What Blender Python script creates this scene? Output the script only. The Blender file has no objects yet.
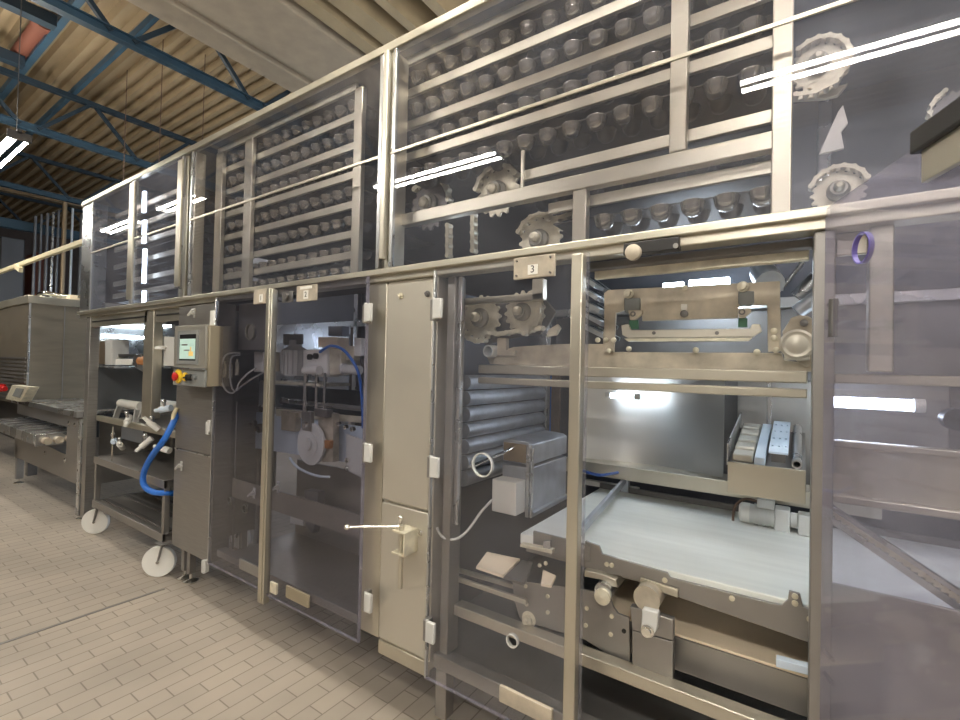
import bpy, bmesh, math, random
from mathutils import Vector, Matrix
random.seed(7)
S = bpy.context.scene
C = S.collection
PI = math.pi

# ------------------------------------------------------------------ camera
F = 468.3
WX = Vector((0.825, 0.010, -0.564)); WY = Vector((0.564, 0.025, 0.825)); WZ = Vector((0.022, -1.0, 0.015))
WX.normalize(); WY = (WY - WX*WX.dot(WY)).normalized(); WZ = WX.cross(WY)
CAM = Vector((0, 0, 1.6))
cd = bpy.data.cameras.new('camera'); cam = bpy.data.objects.new('camera', cd); C.objects.link(cam)
cd.sensor_width = 36; cd.sensor_fit = 'HORIZONTAL'; cd.lens = F*36/960; cd.clip_start = .02; cd.clip_end = 200
r = Vector((WX[0], WY[0], WZ[0])); d = Vector((WX[1], WY[1], WZ[1])); f = Vector((WX[2], WY[2], WZ[2]))
M = Matrix(((r[0], -d[0], -f[0], 0), (r[1], -d[1], -f[1], 0), (r[2], -d[2], -f[2], 0), (0, 0, 0, 1)))
cam.matrix_world = Matrix.Translation(CAM) @ M
S.camera = cam

def ray(x, y):                      # direction in the hall through a point of the photograph
    v = Vector((x-480, y-360, F)); return Vector((WX.dot(v), WY.dot(v), WZ.dot(v)))
def QY(x, y, Y): k = ray(x, y); return CAM + k*(Y/k.y)          # measured on a plane parallel to the front
def QZ(x, y, Z): k = ray(x, y); return CAM + k*((Z-1.6)/k.z)    # measured on a level plane
def QX(x, y, X): k = ray(x, y); return CAM + k*(X/k.x)

# --------------------------------------------------------------- materials
MATS = {}
def mat(name, col, rough=.5, metal=0., noise=0., nscale=8., stretch=(1, 1, 1), bump=0., spec=.5, emit=0., coat=0., rvar=0.):
    m = bpy.data.materials.new(name); m.use_nodes = True
    nt = m.node_tree; b = nt.nodes['Principled BSDF']
    b.inputs['Base Color'].default_value = (*col, 1); b.inputs['Roughness'].default_value = rough
    b.inputs['Metallic'].default_value = metal; b.inputs['Specular IOR Level'].default_value = spec
    if coat: b.inputs['Coat Weight'].default_value = coat; b.inputs['Coat Roughness'].default_value = .1
    if emit:
        b.inputs['Emission Color'].default_value = (*col, 1); b.inputs['Emission Strength'].default_value = emit
    if noise or bump or rvar:
        tc = nt.nodes.new('ShaderNodeTexCoord'); mp = nt.nodes.new('ShaderNodeMapping'); mp.inputs['Scale'].default_value = stretch
        nz = nt.nodes.new('ShaderNodeTexNoise'); nz.inputs['Scale'].default_value = nscale; nz.inputs['Detail'].default_value = 5
        nt.links.new(tc.outputs['Object'], mp.inputs[0]); nt.links.new(mp.outputs[0], nz.inputs['Vector'])
        if noise:
            rp = nt.nodes.new('ShaderNodeMapRange'); rp.inputs[1].default_value = .3; rp.inputs[2].default_value = .7
            rp.inputs[3].default_value = 1-noise; rp.inputs[4].default_value = 1+noise*.5
            mx = nt.nodes.new('ShaderNodeVectorMath'); mx.operation = 'SCALE'; mx.inputs[0].default_value = col
            nt.links.new(nz.outputs[0], rp.inputs[0]); nt.links.new(rp.outputs[0], mx.inputs['Scale']); nt.links.new(mx.outputs[0], b.inputs['Base Color'])
        if rvar:
            rr = nt.nodes.new('ShaderNodeMapRange'); rr.inputs[1].default_value = .3; rr.inputs[2].default_value = .7
            rr.inputs[3].default_value = rough-rvar; rr.inputs[4].default_value = rough+rvar
            nt.links.new(nz.outputs[0], rr.inputs[0]); nt.links.new(rr.outputs[0], b.inputs['Roughness'])
        if bump:
            bp = nt.nodes.new('ShaderNodeBump'); bp.inputs['Strength'].default_value = bump; bp.inputs['Distance'].default_value = .01
            nt.links.new(nz.outputs[0], bp.inputs['Height']); nt.links.new(bp.outputs[0], b.inputs['Normal'])
    MATS[name] = m
    return m

def clear(name, tint, haze, hcol, rough=.03, refl=1.0):
    m = bpy.data.materials.new(name); m.use_nodes = True; nt = m.node_tree; N = nt.nodes; L = nt.links
    N.clear(); out = N.new('ShaderNodeOutputMaterial')
    tr = N.new('ShaderNodeBsdfTransparent'); tr.inputs[0].default_value = (*tint, 1)
    df = N.new('ShaderNodeBsdfDiffuse'); df.inputs[0].default_value = (*hcol, 1)
    gl = N.new('ShaderNodeBsdfGlossy'); gl.inputs['Roughness'].default_value = rough
    lw = N.new('ShaderNodeLayerWeight'); lw.inputs[0].default_value = .5
    p = N.new('ShaderNodeMath'); p.operation = 'POWER'; p.inputs[1].default_value = 4
    k = N.new('ShaderNodeMath'); k.operation = 'MULTIPLY_ADD'; k.inputs[1].default_value = .8*refl; k.inputs[2].default_value = .045*refl
    L.new(lw.outputs['Facing'], p.inputs[0]); L.new(p.outputs[0], k.inputs[0])
    tc = N.new('ShaderNodeTexCoord'); nz = N.new('ShaderNodeTexNoise'); nz.inputs['Scale'].default_value = 3.5; nz.inputs['Detail'].default_value = 6
    L.new(tc.outputs['Object'], nz.inputs['Vector'])
    mr = N.new('ShaderNodeMapRange'); mr.inputs[1].default_value = .32; mr.inputs[2].default_value = .7
    mr.inputs[3].default_value = haze*.55; mr.inputs[4].default_value = haze*1.5
    L.new(nz.outputs[0], mr.inputs[0])
    m1 = N.new('ShaderNodeMixShader'); m2 = N.new('ShaderNodeMixShader')
    L.new(mr.outputs[0], m1.inputs[0]); L.new(tr.outputs[0], m1.inputs[1]); L.new(df.outputs[0], m1.inputs[2])
    L.new(k.outputs[0], m2.inputs[0]); L.new(m1.outputs[0], m2.inputs[1]); L.new(gl.outputs[0], m2.inputs[2])
    L.new(m2.outputs[0], out.inputs[0]); MATS[name] = m
    return m

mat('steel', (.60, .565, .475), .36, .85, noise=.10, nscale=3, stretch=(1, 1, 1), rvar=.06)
mat('steel_brushed', (.37, .355, .335), .40, .8, noise=.16, nscale=6, stretch=(1.2, 1.2, 22), rvar=.08)
mat('steel_cool', (.58, .59, .60), .28, .92, noise=.08, nscale=4, rvar=.06)
mat('steel_sheet', (.60, .59, .57), .30, .92)
mat('steel_dark', (.20, .19, .185), .45, .7, noise=.2, nscale=5, rvar=.08)
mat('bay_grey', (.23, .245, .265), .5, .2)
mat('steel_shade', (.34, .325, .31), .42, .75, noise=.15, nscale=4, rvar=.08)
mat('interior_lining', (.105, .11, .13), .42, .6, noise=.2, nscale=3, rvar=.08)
mat('zinc', (.74, .69, .55), .42, .35, noise=.22, nscale=20)
mat('dirty_plate', (.56, .495, .395), .52, .25, noise=.36, nscale=11, rvar=.08)
mat('cabinet_beige', (.60, .565, .49), .42, .55, noise=.06, nscale=2, rvar=.06)
mat('aluminium', (.52, .55, .60), .40, .7, noise=.2, nscale=14, rvar=.1)
mat('chrome', (.85, .84, .80), .12, 1.)
mat('belt_white', (.88, .90, .87), .5, noise=.06, nscale=3, stretch=(.6, 7, 1))
mat('belt_beige', (.84, .71, .54), .6, noise=.06, nscale=8)
mat('plastic_white', (.80, .79, .75), .4)
mat('plastic_pale', (.62, .62, .60), .45)
mat('plastic_blue_white', (.62, .72, .84), .4)
mat('black', (.018, .017, .017), .45)
mat('black_gloss', (.025, .025, .028), .2)
mat('rubber', (.04, .04, .042), .7)
mat('cup_plastic', (.36, .345, .32), .2, .75)
mat('tray_dark', (.060, .056, .056), .55, noise=.3, nscale=9)
mat('hose_blue', (.025, .16, .62), .35)
mat('tube_blue', (.05, .12, .42), .4)
mat('paint_blue', (.036, .078, .118), .5, noise=.15, nscale=4)
mat('paint_blue_dark', (.018, .034, .05), .55)
mat('deck', (.33, .245, .145), .62, noise=.14, nscale=2)
mat('concrete', (.43, .355, .265), .85, noise=.12, nscale=5, bump=.1)
mat('duct_tan', (.46, .36, .22), .6, noise=.12, nscale=3)
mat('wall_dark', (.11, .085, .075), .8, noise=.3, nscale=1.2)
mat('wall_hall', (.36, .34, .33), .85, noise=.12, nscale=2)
mat('pipe_bronze', (.34, .26, .17), .4, .6)
mat('pipe_grey', (.20, .21, .23), .4, .6)
mat('hmi_case', (.37, .355, .31), .45, .5)
mat('hmi_bezel', (.23, .24, .235), .5)
mat('hmi_side', (.40, .345, .25), .45, .5)
mat('yellow', (.85, .55, .03), .4)
mat('red', (.55, .02, .02), .4)
mat('green', (.05, .16, .09), .5)
mat('wood_brown', (.42, .17, .05), .5, noise=.2, nscale=12, stretch=(1, 1, 6))
mat('brown_pipe', (.20, .07, .045), .6)
mat('rust', (.16, .10, .07), .6, noise=.3, nscale=20)
mat('cream_rail', (.62, .55, .36), .5)
mat('label_white', (.82, .80, .74), .6)
mat('print_black', (.02, .02, .02), .6)
mat('hmi_green', (.45, .62, .55), .4, emit=.25)
mat('hmi_orange', (.75, .52, .16), .4, emit=.25)
mat('tube_lit', (1., .962, .87), .4, emit=82.)
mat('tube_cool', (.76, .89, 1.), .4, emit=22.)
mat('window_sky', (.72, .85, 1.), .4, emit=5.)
clear('pane_clear', (.955, .95, .965), .036, (.52, .56, .66), .008, 1.0)
clear('pane_veil', (.93, .92, .945), .10, (.52, .56, .68), .012, 1.0)  # stronger diffuse veil; at the top right it replaces the roof's reflection
clear('pane_smoke', (.82, .82, .87), .016, (.42, .43, .52), .02, .9)
clear('pane_haze', (.86, .845, .90), .16, (.54, .54, .64), .05, .8)
MATS['purple'] = mat('purple_edge', (.16, .13, .42), .35)

b_ = MATS['steel_sheet'].node_tree.nodes['Principled BSDF']; b_.inputs['Anisotropic'].default_value = .85; b_.inputs['Anisotropic Rotation'].default_value = .25

def floor_material():
    m = bpy.data.materials.new('floor_tiles'); m.use_nodes = True; nt = m.node_tree; N = nt.nodes; L = nt.links
    b = N['Principled BSDF']; tc = N.new('ShaderNodeTexCoord'); sp = N.new('ShaderNodeSeparateXYZ'); cb = N.new('ShaderNodeCombineXYZ')
    L.new(tc.outputs['Object'], sp.inputs[0])
    ax = N.new('ShaderNodeMath'); ax.operation = 'ADD'; ax.inputs[1].default_value = .047; L.new(sp.outputs[0], ax.inputs[0])
    ay = N.new('ShaderNodeMath'); ay.operation = 'ADD'; ay.inputs[1].default_value = .04; L.new(sp.outputs[1], ay.inputs[0])
    L.new(ay.outputs[0], cb.inputs[0]); L.new(ax.outputs[0], cb.inputs[1])
    br = N.new('ShaderNodeTexBrick'); br.inputs['Scale'].default_value = 1; br.inputs['Brick Width'].default_value = .225
    br.inputs['Row Height'].default_value = .0945; br.inputs['Mortar Size'].default_value = .0035; br.inputs['Mortar Smooth'].default_value = .3
    br.inputs['Color1'].default_value = (.465, .405, .335, 1); br.inputs['Color2'].default_value = (.42, .365, .305, 1); br.inputs['Mortar'].default_value = (.25, .21, .17, 1)
    L.new(cb.outputs[0], br.inputs['Vector'])
    nz = N.new('ShaderNodeTexNoise'); nz.inputs['Scale'].default_value = 1.3; nz.inputs['Detail'].default_value = 6; L.new(tc.outputs['Object'], nz.inputs['Vector'])
    mr = N.new('ShaderNodeMapRange'); mr.inputs[1].default_value = .3; mr.inputs[2].default_value = .7; mr.inputs[3].default_value = .84; mr.inputs[4].default_value = 1.1
    L.new(nz.outputs[0], mr.inputs[0])
    vs = N.new('ShaderNodeVectorMath'); vs.operation = 'SCALE'; L.new(br.outputs['Color'], vs.inputs[0]); L.new(mr.outputs[0], vs.inputs['Scale'])
    L.new(vs.outputs[0], b.inputs['Base Color']); b.inputs['Roughness'].default_value = .48
    bp = N.new('ShaderNodeBump'); bp.inputs['Strength'].default_value = .35; bp.inputs['Distance'].default_value = .004; bp.invert = True
    L.new(br.outputs['Fac'], bp.inputs['Height']); L.new(bp.outputs[0], b.inputs['Normal']); MATS['floor'] = m
floor_material()

# ------------------------------------------------------------ mesh builder
ORG = {}
class MB:
    def __init__(s): s.bm = bmesh.new()
    def box(s, x0, x1, y0, y1, z0, z1):
        return s.hexa([(x0, y0, z0), (x1, y0, z0), (x1, y1, z0), (x0, y1, z0), (x0, y0, z1), (x1, y0, z1), (x1, y1, z1), (x0, y1, z1)])
    def hexa(s, P):
        v = [s.bm.verts.new(p) for p in P]
        for q in ((3, 2, 1, 0), (4, 5, 6, 7), (0, 1, 5, 4), (1, 2, 6, 5), (2, 3, 7, 6), (3, 0, 4, 7)): s.bm.faces.new([v[i] for i in q])
        return s
    def bar(s, p, q, w, h, up=(0, 0, 1)):
        p = Vector(p); q = Vector(q); t = (q-p).normalized(); up = Vector(up)
        if abs(t.dot(up)) > .98: up = Vector((0, 1, 0))
        a = t.cross(up).normalized()*(w/2); b = a.cross(t).normalized()*(h/2)
        return s.hexa([p-a-b, p+a-b, q+a-b, q-a-b, p-a+b, p+a+b, q+a+b, q-a+b])
    def ring(s, c, a, b, r, n): return [s.bm.verts.new(c + a*(r*math.cos(2*PI*i/n)) + b*(r*math.sin(2*PI*i/n))) for i in range(n)]
    def cyl(s, p, q, r, n=16, r2=None):
        p = Vector(p); q = Vector(q); t = (q-p).normalized(); a = t.orthogonal().normalized(); b = t.cross(a)
        A = s.ring(p, a, b, r, n); B = s.ring(q, a, b, r if r2 is None else r2, n)
        for i in range(n): s.bm.faces.new((A[i], A[(i+1) % n], B[(i+1) % n], B[i]))
        s.bm.faces.new(A[::-1]); s.bm.faces.new(B)
        return s
    def pipe(s, p, q, r, ri, n=20):                       # hollow tube
        p = Vector(p); q = Vector(q); t = (q-p).normalized(); a = t.orthogonal().normalized(); b = t.cross(a)
        A = s.ring(p, a, b, r, n); B = s.ring(q, a, b, r, n); D = s.ring(p, a, b, ri, n); E = s.ring(q, a, b, ri, n)
        for i in range(n):
            j = (i+1) % n
            for f4 in ((A[i], A[j], B[j], B[i]), (D[j], D[i], E[i], E[j]), (A[j], A[i], D[i], D[j]), (B[i], B[j], E[j], E[i])): s.bm.faces.new(f4)
        return s
    def tube(s, pts, r, n=10, sub=6):
        P = [Vector(p) for p in pts]
        if len(P) > 2 and sub > 1:                         # smooth path
            out = []
            for i in range(len(P)-1):
                p0 = P[max(i-1, 0)]; p1 = P[i]; p2 = P[i+1]; p3 = P[min(i+2, len(P)-1)]
                for k in range(sub):
                    t = k/sub
                    out.append(.5*((2*p1) + (p2-p0)*t + (2*p0-5*p1+4*p2-p3)*t*t + (3*p1-p0-3*p2+p3)*t**3))
            P = out+[P[-1]]
        R = []; a = None
        for i, p in enumerate(P):
            t = (P[min(i+1, len(P)-1)]-P[max(i-1, 0)]).normalized()
            a = t.orthogonal().normalized() if a is None else (a-t*a.dot(t)).normalized()
            R.append(s.ring(p, a, t.cross(a), r, n))
        for A, B in zip(R, R[1:]):
            for i in range(n): s.bm.faces.new((A[i], A[(i+1) % n], B[(i+1) % n], B[i]))
        s.bm.faces.new(R[0][::-1]); s.bm.faces.new(R[-1])
        return s
    def lathe(s, prof, c, axis=(0, 0, 1), n=20):           # profile of (radius, height)
        c = Vector(c); t = Vector(axis).normalized(); a = t.orthogonal().normalized(); b = t.cross(a)
        R = [s.ring(c+t*h, a, b, max(rr, 1e-4), n) for rr, h in prof]
        for A, B in zip(R, R[1:]):
            for i in range(n): s.bm.faces.new((A[i], A[(i+1) % n], B[(i+1) % n], B[i]))
        s.bm.faces.new(R[0][::-1]); s.bm.faces.new(R[-1])
        return s
    def sph(s, c, r, sc=(1, 1, 1), n=14):
        m = Matrix.Translation(Vector(c)) @ Matrix.Diagonal((*sc, 1)); bmesh.ops.create_uvsphere(s.bm, u_segments=n, v_segments=n//2+1, radius=r, matrix=m); return s
    def prism(s, loops, off):                              # loops of coplanar points (the first is the outline, others are holes)
        es = []; off = Vector(off)
        for lp in loops:
            v = [s.bm.verts.new(p) for p in lp]
            es += [s.bm.edges.new((v[i], v[(i+1) % len(v)])) for i in range(len(v))]
        if len(loops) == 1:
            fs = [s.bm.faces.new(v)]
        else:
            fs = [g for g in bmesh.ops.triangle_fill(s.bm, edges=es, use_beauty=True)['geom'] if isinstance(g, bmesh.types.BMFace)]
        ex = bmesh.ops.extrude_face_region(s.bm, geom=fs)
        bmesh.ops.translate(s.bm, vec=off, verts=[g for g in ex['geom'] if isinstance(g, bmesh.types.BMVert)])
        return s
    def plateY(s, pix, Y, th, holes=()):                   # outline measured on the plane at depth Y, with real thickness
        return s.prism([[QY(x, y, Y) for x, y in lp] for lp in [pix, *holes]], (0, th, 0))
    def build(s, name, m, parent=None, bevel=0., smooth=True, label=None):
        bmesh.ops.recalc_face_normals(s.bm, faces=s.bm.faces)
        me = bpy.data.meshes.new(name); o = bpy.data.objects.new(name, me)
        if parent is not None: og = ORG[parent]
        else:
            vs = [v.co for v in s.bm.verts]
            og = Vector(((min(v.x for v in vs)+max(v.x for v in vs))/2, (min(v.y for v in vs)+max(v.y for v in vs))/2, min(v.z for v in vs)))
        bmesh.ops.translate(s.bm, vec=-og, verts=s.bm.verts)
        s.bm.to_mesh(me); s.bm.free(); me.materials.append(MATS[m])
        C.objects.link(o); ORG[o] = og
        if parent is not None: o.parent = parent
        else: o.location = og
        if smooth:
            for p in me.polygons: p.use_smooth = True
            me.set_sharp_from_angle(angle=math.radians(38))
        if bevel:
            bv = o.modifiers.new('Bevel', 'BEVEL'); bv.width = bevel; bv.segments = 2; bv.limit_method = 'ANGLE'; bv.angle_limit = .7; bv.harden_normals = False
        if label: o['label'] = label
        return o

def thing(name, label, cat, loc=(0, 0, 0), group=None):
    o = bpy.data.objects.new(name, None); C.objects.link(o); o.location = loc; o.empty_display_size = .1
    o['label'] = label; o['category'] = cat; ORG[o] = Vector(loc)
    if group: o['group'] = group
    return o
def tag(o, label, cat, group=None):
    o['label'] = label; o['category'] = cat
    if group: o['group'] = group
    return o
def struct(o): o['kind'] = 'structure'; return o
def share(name, me_obj, parent, loc):                      # another part with the same mesh, placed within its thing
    o = me_obj.copy(); o.name = name; C.objects.link(o); o.parent = parent; o.location = loc; ORG[o] = ORG[parent]
    return o
def circ(cx, cz, r, Y, n=24): return [Vector((cx+r*math.cos(2*PI*i/n), Y, cz+r*math.sin(2*PI*i/n))) for i in range(n)]
def rect(x0, x1, z0, z1, Y): return [Vector((x0, Y, z0)), Vector((x1, Y, z0)), Vector((x1, Y, z1)), Vector((x0, Y, z1))]
def number(txt, p, size, parent, yaw=0, name='number', m='print_black'):
    cu = bpy.data.curves.new(name, 'FONT'); cu.body = txt; cu.size = size; cu.align_x = 'CENTER'; cu.align_y = 'CENTER'; cu.extrude = .0004
    tmp = bpy.data.objects.new('tmp', cu); C.objects.link(tmp); bpy.context.view_layer.update()
    me = bpy.data.meshes.new_from_object(tmp.evaluated_get(bpy.context.evaluated_depsgraph_get())); me.name = name
    bpy.data.objects.remove(tmp); bpy.data.curves.remove(cu)
    o = bpy.data.objects.new(name, me); C.objects.link(o); o.parent = parent; o.location = Vector(p)-ORG[parent]; o.rotation_euler = (PI/2, 0, yaw)
    me.materials.clear(); me.materials.append(MATS[m]); ORG[o] = Vector(p); return o
ORD = ['topmost', 'second', 'third', 'fourth', 'fifth', 'sixth', 'seventh', 'eighth', 'ninth']

# ============================================================ the hall
XL, XR, YB, YF, ZD = -22., 7., -7., 11., 6.05
struct(MB().box(XL, XR, YB, YF, -.1, 0).build('floor', 'floor', smooth=False))
struct(MB().box(-3.665, -3.645, -6.9, 1.50, 0, .003).build('trim_1', 'steel_shade', smooth=False))   # joint strip let into the tiles
mb = MB(); pitch = .21; y = YB                              # corrugated roof deck, ribs along the line
prof = []
while y < YF:
    prof += [(y, ZD), (y+.075, ZD), (y+.105, ZD+.09), (y+.18, ZD+.09)]; y += pitch
prof.append((y, ZD))
A = [mb.bm.verts.new((XL, a, b)) for a, b in prof]; B = [mb.bm.verts.new((XR, a, b)) for a, b in prof]
A2 = [mb.bm.verts.new((XL, a, ZD+.14)) for a, b in prof]; B2 = [mb.bm.verts.new((XR, a, ZD+.14)) for a, b in prof]
for i in range(len(A)-1):
    mb.bm.faces.new((A[i], A[i+1], B[i+1], B[i])); mb.bm.faces.new((A2[i], B2[i], B2[i+1], A2[i+1]))
    mb.bm.faces.new((A[i], A2[i], A2[i+1], A[i+1])); mb.bm.faces.new((B[i], B[i+1], B2[i+1], B2[i]))
struct(mb.build('ceiling', 'deck', smooth=False))
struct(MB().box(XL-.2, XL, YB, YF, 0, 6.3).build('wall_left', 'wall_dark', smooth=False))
struct(MB().box(XR, XR+.2, YB, YF, 0, 6.3).build('wall_right', 'wall_hall', smooth=False))
struct(MB().box(XL, XR, YB-.2, YB, 0, 6.3).build('wall_front', 'wall_hall', smooth=False))
# back wall with tall window openings
WIN = [(-19.6, -18.9, 1.2, 5.2), (-17.6, -17.2, 1.2, 5.2), (-9.2, -7.9, .9, 5.0), (-5.4, -3.4, .7, 4.2), (-1.9, .2, .7, 3.9), (1.2, 3.4, .7, 3.9)]
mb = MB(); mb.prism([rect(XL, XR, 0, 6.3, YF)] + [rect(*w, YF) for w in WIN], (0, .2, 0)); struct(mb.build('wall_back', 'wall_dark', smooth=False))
for i, (a, b, c, e) in enumerate(WIN):
    fr = MB(); w = .07
    fr.box(a, a+w, YF-.03, YF+.12, c, e).box(b-w, b, YF-.03, YF+.12, c, e).box(a, b, YF-.03, YF+.12, c, c+w).box(a, b, YF-.03, YF+.12, e-w, e)
    k = c+.9
    while k < e-.3: fr.box(a, b, YF-.02, YF+.1, k, k+.05); k += .9
    wo = struct(fr.build('window_%d' % (i+1), 'steel_shade', smooth=False))
    MB().box(a+.01, b-.01, YF+.06, YF+.075, c+.01, e-.01).build('pane', 'window_sky', wo, smooth=False)

# --- roof trusses across the hall, purlins along it
def truss(X, y0, y1, label, z0=5.0, z1=5.78, w=.05):
    t = thing('roof_truss', label, 'roof truss', (X, (y0+y1)/2, z0), 'blue steel roof trusses')
    MB().box(X-w, X+w, y0, y1, z0, z0+.012).box(X-.006, X+.006, y0, y1, z0, z0+.1).box(X-w*.8, X+w*.8, y0, y1, z0+.095, z0+.105).build('bottom_chord', 'paint_blue', t, smooth=False)
    MB().box(X-w, X+w, y0, y1, z1-.07, z1).build('top_chord', 'paint_blue_dark', t, smooth=False)
    n = int((y1-y0)/1.5); s = (y1-y0)/n
    for i in range(n):
        a = y0+i*s
        MB().bar((X, a+.1, z0+.06), (X, a+s/2-.04, z1-.06), .05, .05).build('web_member', 'paint_blue_dark', t, smooth=False)
        MB().bar((X, a+s/2+.04, z1-.06), (X, a+s-.1, z0+.06), .05, .05).build('web_member', 'paint_blue_dark', t, smooth=False)
TX = [(-6.05, 'blue steel roof truss nearest the tall glazed machine'), (-9.6, 'second blue roof truss, crossing above the lit ceiling lamp'), (-13.2, 'third blue roof truss, beyond the ceiling lamp'), (-16.8, 'far blue roof truss close to the dark end wall')]
for X, lb in TX: truss(X, -2.6, 10.9, lb)
def purlin(Yp, x0, x1, z, label, sz=.1):
    tag(MB().box(x0, x1, Yp-sz/2, Yp+sz/2, z, z+.10).build('purlin', 'paint_blue', smooth=False), label, 'purlin', 'blue purlins along the roof')
p1 = QZ(41, 49, 5.79).y; p2 = QZ(95, 75, 5.79).y
purlin(p1, -17, -4.2, 5.785, 'pale blue purlin at the top left corner of the roof', .075)
purlin(p2, -17, -4.2, 5.785, 'blue purlin along the ribbed roof, next to the corner one', .05)
purlin(5.6, -17, -4.2, 5.785, 'blue purlin low over the far end of the machine', .05)
# short cross beams on the left of the first purlin
a = QZ(30, 14, 5.7); b = QZ(10, 60, 5.7)
tag(MB().box(a.x-.07, a.x+.07, -2.5, p1-.07, 5.66, 5.80).build('cross_beam', 'paint_blue_dark', smooth=False), 'dark blue cross beam ending at the corner purlin, nearer one', 'beam', 'cross beams by the corner purlin')
tag(MB().box(b.x-.07, b.x+.07, -2.5, p1-.07, 5.66, 5.80).build('cross_beam', 'paint_blue_dark', smooth=False), 'dark blue cross beam ending at the corner purlin, farther one', 'beam', 'cross beams by the corner purlin')
q1 = QZ(16, 58, 5.9); q2 = QZ(46, 26, 5.9)
tag(MB().cyl((q1.x, q1.y, 5.9), (q2.x, q1.y, 5.9), .09, 16).cyl((q2.x, q1.y, 5.9), (q2.x+.14, q1.y, 5.9), .12, 16).build('roof_pipe', 'brown_pipe'), 'short red brown pipe under the roof in the corner', 'pipe')
# suspension wires
for i, (px, py, lb) in enumerate([(127, 75, 'from the roof left of the other wires'), (163, 45, 'from the roof beside the blue truss'), (205, 60, 'from the roof closest to the concrete beam')]):
    q = QZ(px, py, 6.0)
    tag(MB().cyl((q.x, q.y, 3.19 if q.x > -5.9 else 3.9), (q.x, q.y, 6.08), .006, 6).build('suspension_wire', 'rust'), 'thin dark wire hanging ' + lb, 'wire', 'wires hanging from the roof')
# concrete beam and ribbed soffit above the machine
struct(MB().box(-5.87, -5.50, -4, YF, 5.35, 6.05).box(-5.50, -5.38, -4, YF, 5.41, 6.05).box(-5.38, -4.50, -4, YF, 5.35, 6.05).build('trim_2', 'concrete', bevel=.02, smooth=False))
for i, (x0, x1, lb) in enumerate([(-4.43, -4.20, 'beside the concrete beam'), (-4.13, -3.86, 'second from the concrete beam'), (-3.72, -3.55, 'third from the concrete beam'), (-3.30, -3.12, 'fourth from the concrete beam')]):
    tag(MB().prism([[Vector((x0, -4, 6.05)), Vector((x0+.03, -4, 5.38)), Vector((x1-.03, -4, 5.38)), Vector((x1, -4, 6.05))]], (0, 14.9, 0)).build('ceiling_rib', 'duct_tan', smooth=False),
        'tan roof rib over the machine, ' + lb, 'roof rib', 'tan roof ribs over the machine')

# --- ceiling lamps, twin tubes
def lamp(xc, yc, zc, L, label):
    t = thing('ceiling_lamp', label, 'ceiling lamp', (xc, yc, zc), 'twin tube ceiling lamps')
    MB().box(xc-L/2, xc+L/2, yc-.02, yc+.02, zc+.05, zc+.10).box(xc-L/2, xc-L/2+.03, yc-.10, yc+.10, zc-.02, zc+.07).box(xc+L/2-.03, xc+L/2, yc-.10, yc+.10, zc-.02, zc+.07).build('housing', 'steel_dark', t)
    for s in (-1, 1):
        MB().cyl((xc-L/2+.03, yc+s*.068, zc+.0), (xc+L/2-.03, yc+s*.068, zc+.0), .016, 10).build('tube', 'tube_lit', t)
    for s in (-1, 1):
        MB().cyl((xc+s*L*.4, yc, zc+.1), (xc+s*L*.4, yc, 6.1), .005, 6).build('hanger_wire', 'steel_dark', t)
a = QZ(20, 138, 4.0)
lamp(a.x-.78, a.y, 4.0, 1.55, 'lit twin tube lamp hanging under the roof left of the machine')
YR = -1.37; ZL = 4.05
for i, (x0, x1) in enumerate([(-4.9, -2.85), (-.47, 1.6)]):
    lamp((x0+x1)/2, YR, ZL, x1-x0, ['lit twin tube lamp mirrored over the chain wheels, centre of the glazing', 'lit twin tube lamp mirrored at the top right of the glazing'][i])
for i, (x0, x1) in enumerate([(-10.9, -9.4), (-8.5, -7.2)]):
    lamp((x0+x1)/2, -.12, 4.0, x1-x0, ['lit twin tube lamp mirrored in the far left glazing', 'lit twin tube lamp mirrored in the glazing near the double post'][i])

for x, lb in ((-.6, 'added unseen fill lamp far across the aisle, opposite the open doorway'), (3.4, 'added unseen fill lamp far across the aisle, at the right end')):  # unseen fill lamps added behind the view, mirrored only behind the middle rail
    lamp(x, -5.6, 4.05, 2.05, lb)
for x, lb in ((-1.1, 'lit twin tube lamp hanging right over the middle of the machine front'), (1.3, 'lit twin tube lamp hanging over the right end of the machine front')):
    lamp(x, 1.2, 4.05, 2.05, lb)

# ============================================================ machine enclosure
Y0 = 1.59
E = thing('machine_enclosure', 'long stainless steel machine enclosure with clear guard panels and doors', 'machine', (-2.0, 2.4, 0))
YBK = 3.25; XE0 = -5.92; XE1 = 1.7
def ebox(name, x0, x1, y0, y1, z0, z1, m='steel', bevel=.004, label=None, parent=E): return MB().box(x0, x1, y0, y1, z0, z1).build(name, m, parent, bevel, label=label)
ebox('top_rail', XE0, XE1, 1.572, 1.612, 3.11, 3.15)
mr_ = MB().box(XE0, XE1, 1.585, 1.66, 2.0, 2.058).box(XE0, XE1, 1.562, 1.585, 2.03, 2.058); mr_.build('middle_rail', 'steel', E, .004)
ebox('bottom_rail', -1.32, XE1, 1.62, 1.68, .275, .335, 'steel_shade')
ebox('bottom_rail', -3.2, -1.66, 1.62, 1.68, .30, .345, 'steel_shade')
ebox('end_post', XE0, -5.62, 1.585, 1.70, 2.06, 3.105, 'steel_cool')
ebox('post', -5.76, -5.66, 1.60, 1.68, .06, 2.0, 'steel_brushed')
for px in (186, 193.5):
    q = QY(px, 230, 1.6); ebox('post', q.x-.028, q.x+.028, 1.592, 1.66, 2.06, 3.105)
q = QY(392, 150, 1.6); ebox('post', q.x-.022, q.x+.022, 1.586, 1.68, 2.06, 3.105)
q = QY(386, 150, 1.6); ebox('post', q.x-.012, q.x+.012, 1.60, 1.68, 2.06, 3.105)
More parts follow.
